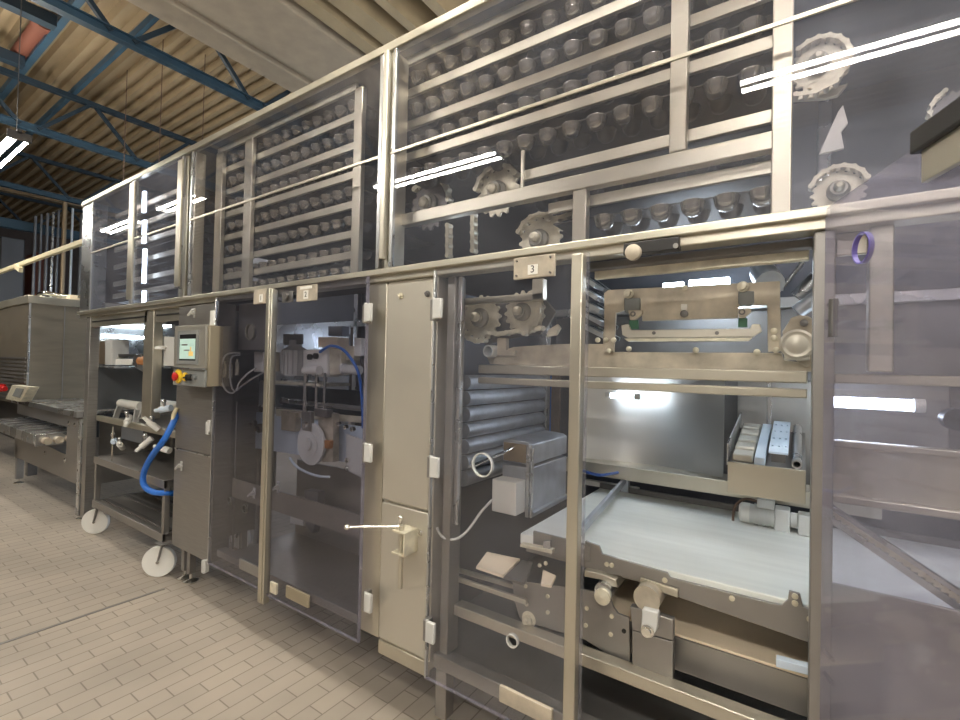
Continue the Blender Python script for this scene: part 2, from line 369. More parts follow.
for pa, pb in ((215, 221.5), (243.5, 251), (352, 360)):
    ebox('inner_post', QY(pa, 220, 1.69).x, QY(pb, 220, 1.69).x, 1.685, 1.715, 2.06, 3.10)
def zq(px, py, Y): return QY(px, py, Y).z
ebox('inner_post', QY(670, 90, 1.67).x, QY(687.5, 90, 1.67).x, 1.665, 1.70, zq(680, 151, 1.67), 3.10)
ebox('inner_post', QY(772, 100, 1.67).x, QY(793, 100, 1.67).x, 1.66, 1.70, 2.06, 3.10)
zb0, zb1 = zq(590, 187, 1.66), zq(590, 172, 1.66)
ebox('inner_beam', QY(400, 220, 1.66).x, QY(773, 130, 1.66).x, 1.655, 1.70, zb0, zb1)
ebox('inner_post', QY(573, 210, 1.67).x, QY(587, 210, 1.67).x, 1.662, 1.70, 2.06, zb0)
ebox('inner_post', QY(522, 165, 1.69).x-.008, QY(522, 165, 1.69).x+.008, 1.69, 1.705, zb1, zq(522, 150, 1.69))
# lower posts
ebox('post', -1.79, -1.645, 1.60, 1.70, .30, 2.0, 'steel')
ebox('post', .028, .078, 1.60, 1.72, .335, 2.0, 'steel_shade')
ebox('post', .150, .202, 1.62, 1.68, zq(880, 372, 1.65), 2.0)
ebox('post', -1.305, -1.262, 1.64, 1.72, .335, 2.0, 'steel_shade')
ebox('side_strip', -1.262, -1.24, 1.66, 1.68, .9, 2.0, 'steel_cool')
# rails to the right, behind the open door
for ya, yb in ((373, 383), (444, 451), (502, 510)):
    ebox('cross_rail', .08, XE1, 1.66, 1.70, zq(900, yb+2, 1.66), zq(900, ya+2, 1.66))
ebox('lower_cover', .08, XE1, 1.70, 1.712, zq(900, 506, 1.7), zq(900, 449, 1.7), 'steel')
ebox('lower_cover', .08, XE1, 1.70, 1.712, .335, zq(900, 598, 1.7), 'steel_shade')
ebox('head_plate', .08, .152, 1.66, 1.675, zq(850, 255, 1.66), 2.0, 'steel')
# dark lining: roof, back, ends, base
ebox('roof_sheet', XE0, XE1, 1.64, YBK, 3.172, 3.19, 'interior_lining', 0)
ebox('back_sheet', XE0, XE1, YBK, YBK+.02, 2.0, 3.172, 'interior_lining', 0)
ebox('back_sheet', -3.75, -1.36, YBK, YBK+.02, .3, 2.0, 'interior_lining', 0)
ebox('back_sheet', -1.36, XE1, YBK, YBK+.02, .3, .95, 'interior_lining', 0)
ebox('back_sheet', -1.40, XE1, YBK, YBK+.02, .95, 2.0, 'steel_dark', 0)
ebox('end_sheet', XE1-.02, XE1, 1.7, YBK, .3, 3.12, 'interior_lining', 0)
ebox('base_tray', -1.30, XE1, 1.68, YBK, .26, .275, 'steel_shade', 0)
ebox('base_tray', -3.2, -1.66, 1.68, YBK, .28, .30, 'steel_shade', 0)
xp_ = QY(459, 430, 1.93).x-.09
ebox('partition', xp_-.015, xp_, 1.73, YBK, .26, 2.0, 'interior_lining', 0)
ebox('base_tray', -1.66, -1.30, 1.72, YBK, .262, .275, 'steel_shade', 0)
ebox('rear_rail', XE0, XE1, YBK-.06, YBK, 1.98, 2.04, 'steel_cool')
for X in (-5.85, -3.72, -1.33, .1, 1.62): ebox('rear_post', X-.03, X+.03, YBK-.06, YBK, .05, 3.12, 'steel_cool')
def leg(X, Y, ztop, w=.06, m='steel_shade', parent=E):
    o = MB().box(X-w/2, X+w/2, Y-w/2, Y+w/2, .06, ztop).build('leg', m, parent, .004)
    MB().lathe([(.05, 0), (.05, .008), (.02, .02), (.012, .024), (.012, .07)], (X, Y, 0), n=18).build('foot', 'chrome', o)
    return o
q = QZ(438, 735, 0)
leg(-1.285, 1.66, .3); leg(-1.285, 3.1, .3); leg(.05, 1.66, .3); leg(.05, 3.1, .3); leg(1.6, 1.66, .3); leg(-1.70, 2.5, .3); leg(-1.70, 3.1, .3); leg(-3.1, 3.1, .3)
# guard panels of the upper storey
def guard(x0, x1, label, edge=True, m='pane_clear'):
    o = MB().box(x0, x1, 1.574, 1.582, 2.062, 3.10).build('guard_panel', m, E, 0, label=label)
    MB().box(x0, x1, 1.566, 1.574, 2.598, 2.611).build('joint_strip', 'steel', o, .001)
    if edge:
        MB().box(x0, x0+.022, 1.568, 1.586, 2.062, 3.10).build('edge_profile', 'steel_cool', o, .002)
        MB().box(x1-.022, x1, 1.568, 1.586, 2.062, 3.10).build('edge_profile', 'steel_cool', o, .002)
    return o
xa = QY(134, 220, 1.58).x
guard(-5.61, xa, 'clear guard panel at the far left top of the machine', True, 'pane_veil')
guard(xa+.01, -3.74, 'clear guard panel left of the double post', True, 'pane_veil')
guard(-3.62, -1.675, 'wide clear guard panel between the double post and the centre post')
gp = guard(-1.61, -.03, 'widest clear guard panel, right of the centre post', False)
MB().box(-1.61, -1.588, 1.568, 1.586, 2.062, 3.10).build('edge_profile', 'steel_cool', gp, .002)
guard(-.028, 1.66, 'clear guard panel with painted reflection haze at the top right corner', False, 'pane_veil')  # haze in the pane stands in for the lit roof's reflection
MB().box(xa-.05, xa+.05, 1.556, 1.572, 2.1, 3.08).build('handle_strip', 'steel', E, .004)
q = QY(180, 220, 1.57).x; MB().box(q-.035, q+.035, 1.556, 1.572, 2.14, 3.07).build('handle_strip', 'steel', E, .004)
q = QY(387, 150, 1.57).x; MB().box(q-.012, q+.016, 1.545, 1.574, 2.10, 3.09).build('handle_strip', 'steel', E, .004)

# doors: clear panes with real cut outs, hinges, latch plates
def hinge(parent, x, z, Y=1.56):
    MB().box(x-.026, x-.004, Y-.012, Y+.03, z-.05, z+.04).build('hinge', 'steel_shade', parent, .003)
    MB().cyl((x-.002, Y-.012, z-.046), (x-.002, Y-.012, z+.046), .007, 10).box(x+.002, x+.04, Y-.022, Y-.004, z-.042, z+.042).build('hinge', 'plastic_pale', parent, .003)
def latch(parent, px, py, num, w=.15, h=.075, Y=1.545):
    q = QY(px, py, Y)
    o = MB().box(q.x-w/2, q.x+w/2, Y, Y+.012, q.z-h/2, q.z+h/2).build('latch_plate', 'dirty_plate', parent, .002)
    return q
def door(x0, x1, z0, z1, holes, label, m='pane_smoke', Y=1.560, rim='steel_dark'):
    o = MB().prism([rect(x0, x1, z0, z1, Y)] + [circ(hx, hz, hr, Y) for hx, hz, hr in holes], (0, .008, 0)).build('door', m, E, 0, smooth=False, label=label)
    for hx, hz, hr in holes:
        MB().pipe((hx, Y-.003, hz), (hx, Y+.012, hz), hr+.0035, hr-.001, 28).build('hole_rim', rim, o)
    return o
h1 = QY(250, 332, 1.56); h2 = QY(206, 333, 1.56); h3 = QY(229.5, 501, 1.56); h4 = QY(244.5, 509, 1.56)
d1 = door(-3.19, -2.565, .275, 2.02, [(h1.x, h1.z, .048), (h3.x, h3.z, .02), (h4.x, h4.z, .022)], 'smoky clear door marked 1 beside the grey cabinet')
MB().box(-2.565, -2.53, 1.535, 1.58, .22, 2.03).build('edge_profile', 'steel', d1, .004)
MB().box(-3.19, -3.182, 1.555, 1.572, .275, 2.02).build('edge_profile', 'steel_cool', d1, .002)
q = latch(d1, 259.5, 296.5, '1', .13, .085)
MB().box(q.x+.0, q.x+.035, 1.543, 1.545, q.z-.035, q.z+.012).build('number_label', 'label_white', d1); number('1', (q.x+.018, 1.5425, q.z-.012), .04, d1)
q = QY(251, 569, 1.55); MB().box(q.x-.13, q.x+.13, 1.548, 1.56, q.z-.03, q.z+.03).build('bottom_plate', 'steel_shade', d1, .002)
d2 = door(-2.515, -1.735, .265, 2.03, [], 'smoky clear door marked 2 beside the steel post')
MB().box(-2.525, -2.508, 1.537, 1.575, .22, 2.02).build('edge_profile', 'steel', d2, .003)
MB().box(-1.742, -1.732, 1.555, 1.570, .265, 2.03).build('edge_profile', 'pane_haze', d2, .001)
q = latch(d2, 306, 293, '2', .17, .085)
MB().box(q.x-.02, q.x+.02, 1.543, 1.545, q.z-.032, q.z+.014).build('number_label', 'label_white', d2); number('2', (q.x, 1.5425, q.z-.009), .04, d2)
MB().box(q.x-.05, q.x+.05, 1.542, 1.545, q.z+.022, q.z+.036).build('latch_slot', 'label_white', d2)
q = QY(287, 297, 1.55); MB().box(q.x-.05, q.x+.05, 1.55, 1.558, q.z-.03, q.z+.03).cyl((q.x, 1.548, q.z), (q.x, 1.535, q.z), .02, 14).build('lock', 'steel_dark', d2, .002)
q = QY(297, 597, 1.55); MB().box(q.x-.10, q.x+.10, 1.548, 1.56, q.z-.03, q.z+.035).build('bottom_plate', 'hmi_side', d2, .002)
q = QY(273.5, 588, 1.55); MB().box(q.x-.03, q.x+.03, 1.545, 1.56, q.z-.03, q.z+.03).build('corner_block', 'zinc', d2, .003)
for py in (313, 452, 600):
    q = QY(368.5, py, 1.55); hinge(d2, q.x, q.z, 1.545)
h1 = QY(482, 465, 1.56); h2 = QY(512, 641, 1.56)
d3 = door(-1.315, -.665, .262, 2.015, [(h1.x, h1.z, .045), (h2.x, h2.z, .022)], 'clear door marked 3 beside the open doorway', 'pane_clear', rim='plastic_pale')
xs0 = QY(568.5, 400, 1.535).x; xs1 = QY(580, 400, 1.535).x
MB().box(xs0, xs1, 1.535, 1.575, .262, 2.005).build('edge_profile', 'steel', d3, .004)
MB().box(-.618, -.612, 1.555, 1.562, .262, 2.01).box(-.664, -.612, 1.560, 1.566, .262, 2.01).build('edge_lip', 'pane_clear', d3)
MB().box(-1.318, -1.309, 1.555, 1.572, .262, 2.015).build('edge_profile', 'steel_cool', d3, .002)
q = QY(534, 267, 1.54); MB().box(q.x-.085, q.x+.085, 1.535, 1.55, q.z-.04, q.z+.04).build('latch_plate', 'dirty_plate', d3, .002)
for sx, sz in ((-.07, -.028), (.07, -.028), (-.07, .028), (.07, .028)): MB().cyl((q.x+sx, 1.528, q.z+sz), (q.x+sx, 1.536, q.z+sz), .004, 8).build('screw', 'steel_dark', d3)
MB().box(q.x-.022, q.x+.018, 1.532, 1.535, q.z-.028, q.z+.008).build('number_label', 'label_white', d3); number('3', (q.x-.002, 1.5315, q.z-.01), .038, d3)
q = QY(525, 705, 1.55); MB().box(q.x-.11, q.x+.11, 1.545, 1.56, q.z-.03, q.z+.03).build('bottom_plate', 'dirty_plate', d3, .002)
for py, px in ((309, 437), (466, 434), (629, 430)):
    q = QY(px, py, 1.55); hinge(d3, q.x, q.z, 1.545)
for dd, xa_, xb_, zb_ in ((d1, -3.18, -2.565, .275), (d2, -2.508, -1.735, .265), (d3, -1.31, -.665, .262)):
    MB().box(xa_, xb_, 1.555, 1.559, zb_, zb_+.012).build('bottom_edge', 'pane_haze', dd)
# the open leaf, swung out towards the aisle
dv = Vector((.36, -.933, 0)).normalized(); nv = Vector((dv.y, -dv.x, 0)); hp = Vector((.060, 1.57, 0)); Wd = .67
def dp(u, z, n=0): return hp + dv*u + nv*n + Vector((0, 0, z))
outl = [dp(0, .262), dp(Wd, .262), dp(Wd, 2.05), dp(.012, 2.05), dp(.003, 2.045), dp(0, 2.035)]
def dcirc(u0, z0, r_, n=24): return [dp(u0+r_*math.cos(2*PI*i/n), z0+r_*math.sin(2*PI*i/n)) for i in range(n)]
k = ray(865, 248); den = k.x*nv.x + k.y*nv.y; tt = ((hp-CAM).x*nv.x + (hp-CAM).y*nv.y)/den; hpt = CAM+k*tt; hu = (hpt-hp).dot(dv); hz = hpt.z
d4 = MB().prism([outl, dcirc(hu, hz, .036)], nv*.008).build('door', 'pane_haze', E, 0, smooth=False, label='hazy clear door standing open towards the aisle')
ring = MB()
n = 28; o_ = [dp(hu+.037*math.cos(2*PI*i/n), hz+.037*math.sin(2*PI*i/n), -.001) for i in range(n)]; i_ = [dp(hu+.034*math.cos(2*PI*i/n), hz+.034*math.sin(2*PI*i/n), -.001) for i in range(n)]
ring.prism([o_, i_], nv*.011).build('hole_rim', 'purple_edge', d4, smooth=False)
# latch plate with black switch at the free end of the open leaf
MB().prism([[dp(.40, 2.03, .009), dp(.40, 1.965, .009), dp(.62, 1.965, .009), dp(.62, 2.03, .009)]], nv*.012).build('latch_plate', 'steel', d4, .002, smooth=False)
MB().prism([[dp(.385, 2.07, .010), dp(.385, 2.025, .010), dp(.64, 2.025, .010), dp(.64, 2.07, .010)]], nv*.022).build('latch_switch', 'black', d4, .004, smooth=False)
for z in (1.79, 1.745, .86, .80):
    MB().cyl(dp(-.008, z, -.006), dp(.035, z, -.006), .006, 8).build('hinge_pin', 'steel_dark', d4)
MB().prism([[dp(.03, 1.80, -.004), dp(.05, 1.80, -.004), dp(.05, 1.70, -.004), dp(.03, 1.70, -.004)]], nv*.016).build('hinge', 'steel_dark', d4, .002, smooth=False)
# door switch under the middle rail
q0 = QY(625, 250, 1.58); q1 = QY(680, 244, 1.58)
ds = MB().box(q0.x, q1.x, 1.560, 1.60, q0.z-.022, q0.z+.018).build('door_switch', 'black', E, .003)
q = QY(634, 253, 1.56); MB().lathe([(.026, 0), (.026, .016), (.02, .02)], (q.x, 1.56, q.z), (0, -1, 0)).build('switch_button', 'dirty_plate', ds)
q = QY(676, 246, 1.56); MB().cyl((q.x, 1.56, q.z), (q.x, 1.552, q.z), .008, 12).build('switch_screw', 'steel_shade', ds)
# scalloped inner angle below the middle rail
za, zb = zq(700, 270, 1.74), zq(700, 259, 1.74)
ebox('head_angle', -.66, .02, 1.735, 1.76, za, zb, 'zinc')
ebox('gap_shade', -.72, .03, 1.67, 1.72, zq(700, 258, 1.67), 2.0, 'steel_dark')  # dark sheet stands in for the shaded gap under the middle rail
# left bay lintels
for x0, x1 in ((-5.66, QY(149, 310, 1.62).x), (QY(157, 310, 1.62).x, -3.80)):
    ebox('lintel', x0, x1, 1.61, 1.64, 1.90, 2.0, 'steel')
    MB().box(x0+.03, x1-.02, 1.604, 1.61, 1.945, 1.957).build('lintel_slot', 'black', E)
ebox('bay_post', QY(147.5, 350, 1.64).x, QY(157, 350, 1.64).x, 1.61, 1.68, QY(150, 418, 1.64).z, 2.0, 'steel')
ebox('bay_back', -5.88, -3.8, 3.18, 3.20, .95, 2.0, 'steel_cool', 0)
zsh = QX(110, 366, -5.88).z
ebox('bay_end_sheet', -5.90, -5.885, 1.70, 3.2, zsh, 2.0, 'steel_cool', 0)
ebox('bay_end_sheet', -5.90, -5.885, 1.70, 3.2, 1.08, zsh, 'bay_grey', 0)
ebox('bay_shelf', -5.88, -5.3, 1.70, 3.1, zsh-.012, zsh, 'steel_cool')
ebox('bay_apron', -5.73, -5.715, 1.72, 3.0, .36, 1.0, 'steel_shade', 0)
ebox('bay_apron', -5.70, -3.80, 2.40, 2.415, .42, .98, 'steel_shade', 0)

# ============================================================ proofing trays in the upper storey
cupsrc = None
def bowl(mb, x, y, z, r=.039, h=.048, n=14):
    mb.lathe([(r*1.1, .004), (r*1.1, 0), (r*1.02, -.004), (r*.97, -h*.35), (r*.80, -h*.70), (r*.5, -h*.92), (.001, -h)], (x, y, z), n=n)
def tray(x0, x1, z, label, group, c0, c1, dY=1.72, cups=True):
    t = thing('proofing_tray', label, 'proofing tray', (x0, dY, z), group)
    MB().box(x0, x1, dY, dY+.018, z-.021, z+.021).build('front_rail', 'steel', t, .002)
    b = MB().box(x0+.01, x1-.01, dY+.03, dY+.72, z-.060, z-.055)
    xs = []; x = c0
    while x < c1: xs.append(x); x += .1062
    for row in (1,):
        for x in xs: bowl(b, x, dY+.048+.11*row, z-.060, n=10)
    b.build('tray_sheet', 'tray_dark', t)
    if cups:
        global cupsrc
        for x in xs:
            if cupsrc is None:
                m_ = MB(); bowl(m_, x, dY+.048, z-.060, n=18); cupsrc = m_.build('cup', 'cup_plastic', t); cupsrc['bx'] = x-x0
            else:
                share('cup', cupsrc, t, (x-x0-cupsrc['bx'], 0, 0))
Zs = [1.6+(z-1.6)*1.72/1.75 for z in (3.172, 3.003, 2.836, 2.670, 2.500, 2.333)]
BAYX = [(-5.5, -3.80), (-3.56, -2.03), (-1.74, -.075)]
for i, z in enumerate(Zs + [Zs[5]-.117]):
    if i < 7 and i > 0: tray(-5.5, -3.80, z, '%s pale tray rail behind the far left glazing' % ORD[i-1], 'trays behind the far left glazing', -5.4, -3.85, cups=False)
    tray(-3.56, -2.05, z, '%s tray of dark cups behind the glazing left of the centre post' % ORD[i], 'trays left of the centre post', -3.5, -2.08)
for i, z in enumerate(Zs[:4]): tray(-1.76, -.075, z, '%s tray of dark cups in the wide glazing right of the centre post' % ORD[i], 'trays right of the centre post', -1.63, -.1)
zz = zq(560, 166.5, 1.72); tray(QY(523, 165, 1.72).x, -.075, zz, 'fifth tray of dark cups right of the centre post, above the chain wheels', 'trays right of the centre post', QY(535, 175, 1.8).x, -.1)
zz = zq(560, 215, 1.72)+.035; tray(QY(548, 215, 1.72).x, -.075, zz, 'lowest tray of dark cups, under the inner beam beside the doorway', 'trays right of the centre post', QY(600, 215, 1.72).x, -.1)

# ============================================================ chains and sprockets
def sprocket(px, py, rpx, Y, label, n=16, arcs=((0, 360),), face='zinc', hub=True, half=None, extra=()):
    c = QY(px, py, Y); rr = (QY(px+rpx, py, Y)-QY(px, py, Y)).length*.82
    t = thing('chain_sprocket', label, 'chain wheel', c, 'chain wheels of the tray elevator')
    out = []
    for i in range(n*4):
        a = 2*PI*i/(n*4); rad = rr*(1. if i % 4 in (0, 1) else .86); out.append(c + Vector((rad*math.cos(a), 0, rad*math.sin(a))))
    MB().prism([out], (0, .012, 0)).build('wheel', face, t, .001)
    MB().lathe([(rr*.42, 0), (rr*.42, -.02), (rr*.3, -.03), (rr*.3, -.045)], c, (0, 1, 0)).build('hub', 'hmi_case', t)
    MB().lathe([(rr*.2, -.045), (rr*.2, -.065), (rr*.1, -.075), (.001, -.075)], c, (0, 1, 0)).build('axle_bolt', 'zinc', t)
    ch = MB(); R = rr*1.02
    pts = []
    for a0, a1 in arcs:
        k = a0
        while k <= a1: pts.append((c + Vector((R*math.cos(math.radians(k)), -.012, R*math.sin(math.radians(k)))))); k += 360/n
    pts = [pts] if pts else []
    for run in extra: pts.append([QY(x, y, Y-.012) for x, y in run])
    for P in pts:
        for p in P: ch.cyl(p+Vector((0, -.016, 0)), p+Vector((0, .022, 0)), rr*.11, 8)
        for p, q in zip(P, P[1:]):
            if (q-p).length < rr*1.4: ch.bar(p+Vector((0, -.012, 0)), q+Vector((0, -.012, 0)), .004, rr*.17); ch.bar(p+Vector((0, .014, 0)), q+Vector((0, .014, 0)), .004, rr*.17)
    ch.build('chain', 'zinc', t)
    return t
sprocket(540, 240, 27, 1.84, 'pale chain wheel low behind the glazing, above the door marked 3', arcs=((20, 175),), extra=(((548, 219), (558, 219), (568, 216), (578, 213)),))
sprocket(498, 192, 26, 1.90, 'chain wheel partly hidden by the inner beam, above the centre door', arcs=((30, 185),))
sprocket(430, 205, 24, 1.98, 'chain wheel with chain bulging up, left end of the inner beam', arcs=((0, 140),), face='steel_dark')
sprocket(818, 66, 36, 1.92, 'large chain wheel high beside the right inner post', arcs=((-90, 130),), n=18)
sprocket(838, 192, 36, 1.86, 'large chain wheel low beside the right inner post, above the open door', arcs=((20, 175),), n=18, extra=(((796, 96), (806, 95), (816, 93), (826, 88), (836, 83)),))
sprocket(958, 110, 36, 1.92, 'chain wheel at the right edge, behind the open door corner', arcs=((120, 270),), n=18, face='steel_dark')
sprocket(481, 318, 24, 1.93, 'left one of the paired chain wheels behind the door marked 3', arcs=((150, 290),), extra=(((487, 332), (497, 334), (507, 333), (518, 331), (530, 330), (541, 328)),))
sprocket(523, 312, 24, 1.93, 'right one of the paired chain wheels behind the door marked 3', arcs=((-80, 60),))
for i, (px, pys, lb) in enumerate([(449, (226, 236, 246, 256), 'left of two vertical chains under the inner beam'), (474, (215, 224, 233, 242, 251), 'right of two vertical chains under the inner beam')]):
    m_ = MB(); P = [QY(px, y, 1.9) for y in pys]
    for p in P: m_.cyl(p+Vector((0, -.02, 0)), p+Vector((0, .02, 0)), .013, 8)
    for p, q in zip(P, P[1:]): m_.bar(p+Vector((0, -.015, 0)), q+Vector((0, -.015, 0)), .02, .005, (0, 1, 0)); m_.bar(p+Vector((0, .015, 0)), q+Vector((0, .015, 0)), .02, .005, (0, 1, 0))
    tag(m_.build('drive_chain', 'zinc'), 'short pale drive chain, ' + lb, 'chain')
# carrier fin plates beside the right wheels
tag(MB().prism([[QY(x, y, 2.0) for x, y in ((793, 92), (830, 88), (848, 83), (838, 95), (826, 98), (793, 100))]], (0, .02, 0)).build('carrier_fin', 'zinc', bevel=.002), 'pale curved carrier fin under the high right chain wheel', 'carrier fin')
tag(MB().prism([[QY(x, y, 1.80) for x, y in ((843, 105), (848, 123), (841, 132), (844, 148), (819, 154), (838, 112))]], (0, .012, 0)).build('glare_plate', 'plastic_white'), 'white plate standing in for glare between the two right chain wheels', 'plate')  # white colour stands in for glare

# ============================================================ grey cabinet with the control panel
K = thing('electrical_cabinet', 'grey stainless cabinet on legs carrying the control panel', 'cabinet', (-3.51, 1.85, 0))
MB().box(-3.785, -3.235, 1.60, 1.72, .25, 1.995).box(-3.785, -3.60, 1.715, 2.12, .26, 1.99).build('body', 'steel_brushed', K, .004)
zs = QY(195, 452, 1.59).z
MB().box(-3.78, -3.24, 1.588, 1.60, zs+.004, 1.99).build('door', 'steel_brushed', K, .003)
lo = MB().box(-3.78, -3.24, 1.588, 1.60, .255, zs-.004).build('drawer_panel', 'steel_brushed', K, .003)
MB().box(-3.78, -3.24, 1.584, 1.59, zs-.010, zs-.002).build('seam_strip', 'steel_cool', K)
def wing(px, py, Y, parent, name='wing_latch'):
    q = QY(px, py, Y)
    MB().cyl((q.x, Y, q.z), (q.x, Y-.03, q.z), .012, 12).bar((q.x-.03, Y-.03, q.z-.02), (q.x+.03, Y-.03, q.z+.022), .014, .012).box(q.x-.014, q.x+.008, Y-.008, Y, q.z-.035, q.z+.035).build(name, 'plastic_pale', parent, .002)
wing(182, 466, 1.588, K); wing(195, 313, 1.588, K, 'door_lock')
for py in (427, 568):
    q = QY(209, py, 1.58); MB().box(-3.30, -3.262, 1.57, 1.59, q.z-.05, q.z+.035).box(-3.258, -3.225, 1.56, 1.588, q.z-.03, q.z+.05).build('hinge', 'plastic_pale', K, .004)
q = QY(218, 318, 1.57); MB().box(-3.245, -3.19, 1.55, 1.575, q.z-.05, q.z+.05).build('hinge', 'plastic_white', K, .004)
for X, Y in ((-3.63, 1.66), (-3.72, 1.66), (-3.70, 2.08)): leg(X, Y, .27, .045, parent=K)

H = thing('control_panel', 'touchscreen control panel with yellow emergency stop on the grey cabinet', 'control panel', (-3.36, 1.54, 1.43))
MB().box(-3.58, -3.135, 1.50, 1.588, 1.435, 1.83).build('case', 'hmi_side', H, .004)
MB().box(-3.59, -3.15, 1.484, 1.50, 1.55, 1.835).build('front_plate', 'hmi_case', H, .003)
MB().box(-3.59, -3.15, 1.484, 1.50, 1.43, 1.542).build('button_plate', 'hmi_bezel', H, .003)
MB().box(-3.60, -3.145, 1.47, 1.486, 1.541, 1.552).build('trim_strip', 'steel_cool', H, .001)
bz = MB().prism([rect(-3.53, -3.235, 1.575, 1.80, 1.478), rect(-3.50, -3.265, 1.60, 1.775, 1.478)], (0, .008, 0)).build('bezel', 'hmi_bezel', H, smooth=False)
MB().box(-3.50, -3.265, 1.480, 1.485, 1.60, 1.775).build('screen_glass', 'black_gloss', H)
sc = MB().box(-3.492, -3.275, 1.478, 1.480, 1.61, 1.745).build('screen', 'hmi_green', H, label='lit pale green touchscreen')
MB().box(-3.36, -3.30, 1.4768, 1.478, 1.63, 1.66).box(-3.34, -3.325, 1.4768, 1.478, 1.66, 1.69).build('screen_graphic', 'hmi_orange', sc)
MB().box(-3.46, -3.38, 1.4768, 1.478, 1.70, 1.71).box(-3.43, -3.35, 1.4768, 1.478, 1.665, 1.672).build('screen_graphic', 'steel_shade', sc)
es = MB().lathe([(.048, 0), (.048, .01), (.04, .014)], (-3.50, 1.484, 1.49), (0, -1, 0)).build('emergency_stop', 'yellow', H)
MB().lathe([(.018, .012), (.018, .02), (.028, .022), (.030, .032), (.022, .038), (.001, .039)], (-3.50, 1.484, 1.49), (0, -1, 0)).build('stop_button', 'red', es)
MB().lathe([(.03, 0), (.03, .012), (.022, .016), (.022, .02)], (-3.40, 1.484, 1.49), (0, -1, 0)).build('switch_ring', 'yellow', H)
MB().lathe([(.022, 0), (.022, .03), (.001, .032)], (-3.33, 1.484, 1.487), (0, -1, 0)).box(-3.345, -3.315, 1.44, 1.456, 1.482, 1.492).build('selector_switch', 'black', H)
MB().lathe([(.016, 0), (.016, .02), (.001, .024)], (-3.265, 1.484, 1.49), (0, -1, 0)).build('key_switch', 'steel_cool', H)

# ============================================================ beige steel cabinet with the swing arm
B = thing('steel_cabinet', 'beige steel cabinet between the doors marked 2 and 3', 'cabinet', (-1.48, 1.85, .25))
MB().box(-1.64, -1.33, 1.605, 1.72, .26, 2.0).build('body', 'cabinet_beige', B, .004)
zs = QY(405, 506, 1.59).z
up = MB().box(-1.632, -1.345, 1.588, 1.605, zs+.006, 1.985).build('door', 'cabinet_beige', B, .005)
lw = MB().box(-1.632, -1.345, 1.588, 1.605, .315, zs-.006).build('door', 'cabinet_beige', B, .005)
MB().box(-1.64, -1.33, 1.595, 1.61, .235, .30).build('plinth', 'steel', B, .004)
for px, py, p_, m_ in ((401, 296, up, 'zinc'), (428, 294, up, 'steel_dark'), (421, 533, lw, 'chrome')):
    q = QY(px, py, 1.588)
    MB().lathe([(.014, 0), (.014, .006), (.009, .008), (.009, .014), (.001, .014)], (q.x, 1.588, q.z), (0, -1, 0)).bar((q.x-.008, 1.573, q.z+.004), (q.x+.008, 1.573, q.z-.008), .004, .004).build('lock', m_, p_)
A = thing('swing_arm', 'bright steel rod arm in a bracket on the beige cabinet', 'swing arm', QY(400, 540, 1.55))
qa = QY(348, 527, 1.52); qb = QY(396, 527, 1.52); zt = QY(402, 530, 1.53).z; zl = QY(402, 552, 1.53).z; xq = QY(402, 540, 1.53).x
qa = QZ(347, 527, zt+.012)
ar = MB().cyl(qa, (xq-.015, 1.53, zt+.012), .006, 12).build('rod', 'chrome', A)
MB().sph(qa, .013, (1.2, 1, 1)).build('rod_end', 'chrome', ar)
MB().cyl((xq-.025, 1.545, zt+.01), (xq-.025, 1.545, zt+.04), .010, 12).sph((xq-.025, 1.545, zt+.045), .013).build('pivot_pin', 'chrome', A)
MB().box(xq-.035, xq+.04, 1.50, 1.588, zt-.006, zt+.002).box(xq-.035, xq+.04, 1.50, 1.588, zl-.006, zl+.002).box(xq+.034, xq+.042, 1.50, 1.588, zl, zt).build('bracket', 'zinc', A, .001)
MB().cyl((xq, 1.525, QY(402, 588, 1.53).z), (xq, 1.525, zt+.02), .012, 12).build('vertical_pin', 'steel', A)

# ============================================================ doorway interior
for ya, yb in ((367, 377), (381.5, 389)):
    ebox('cross_rail', -1.24, .02, 1.80, 1.845, zq(600, yb, 1.8), zq(600, ya, 1.8), 'steel')
YC = 1.93
T = thing('mould_carriage', 'dirty beige portal plate carriage with two bolts across the open doorway', 'carriage', QY(690, 360, YC))
MB().plateY([(513, 347), (560, 344), (603, 344), (603, 330), (612, 330), (612, 352), (782, 353), (784, 360), (818, 365), (818, 372), (600, 367), (520, 366), (490, 364), (487, 357)], YC+.02, .014).build('side_plate', 'dirty_plate', T, .002, smooth=False)
pp = MB().plateY([(604, 293), (608, 290), (780, 281), (781, 351), (768, 352), (767, 305), (750, 305), (738, 307), (738, 318), (642, 321), (642, 311), (628, 309), (616, 313), (614, 352), (604, 352)], YC, .012).build('portal_plate', 'dirty_plate', T, .002, smooth=False)
hb = MB().plateY([(621, 325), (628, 324), (631, 330), (750, 328.5), (752, 324), (760, 324), (762, 331), (753, 337), (628, 338), (622, 335)], YC-.03, .02).build('lifting_bar', 'cabinet_beige', T, .003, smooth=False)
MB().plateY([(624, 338.5), (752, 337.5), (748, 341), (628, 341.5)], YC-.032, .024).build('wear_strip', 'zinc', hb, .001, smooth=False)
for px, py in ((654, 333), (717, 333)):
    q = QY(px, py, YC-.03); MB().cyl((q.x, YC-.034, q.z), (q.x, YC-.025, q.z), .007, 10).build('screw', 'steel_dark', hb)
for px, py, w_ in ((631, 296, 8), (745, 289, 9)):
    MB().plateY([(px-7, py+2), (px+9, py+2), (px+9, py+14), (px+6, py+17), (px-5, py+17), (px-7, py+14)], YC-.012, .012).build('bearing_block', 'hmi_bezel', T, .003)
    q = QY(px-2, py-2, YC-.012)
    MB().lathe([(.019, 0), (.019, .012), (.013, .013), (.013, .03), (.001, .032)], q, (0, -1, 0), 18).build('bolt', 'zinc', T)
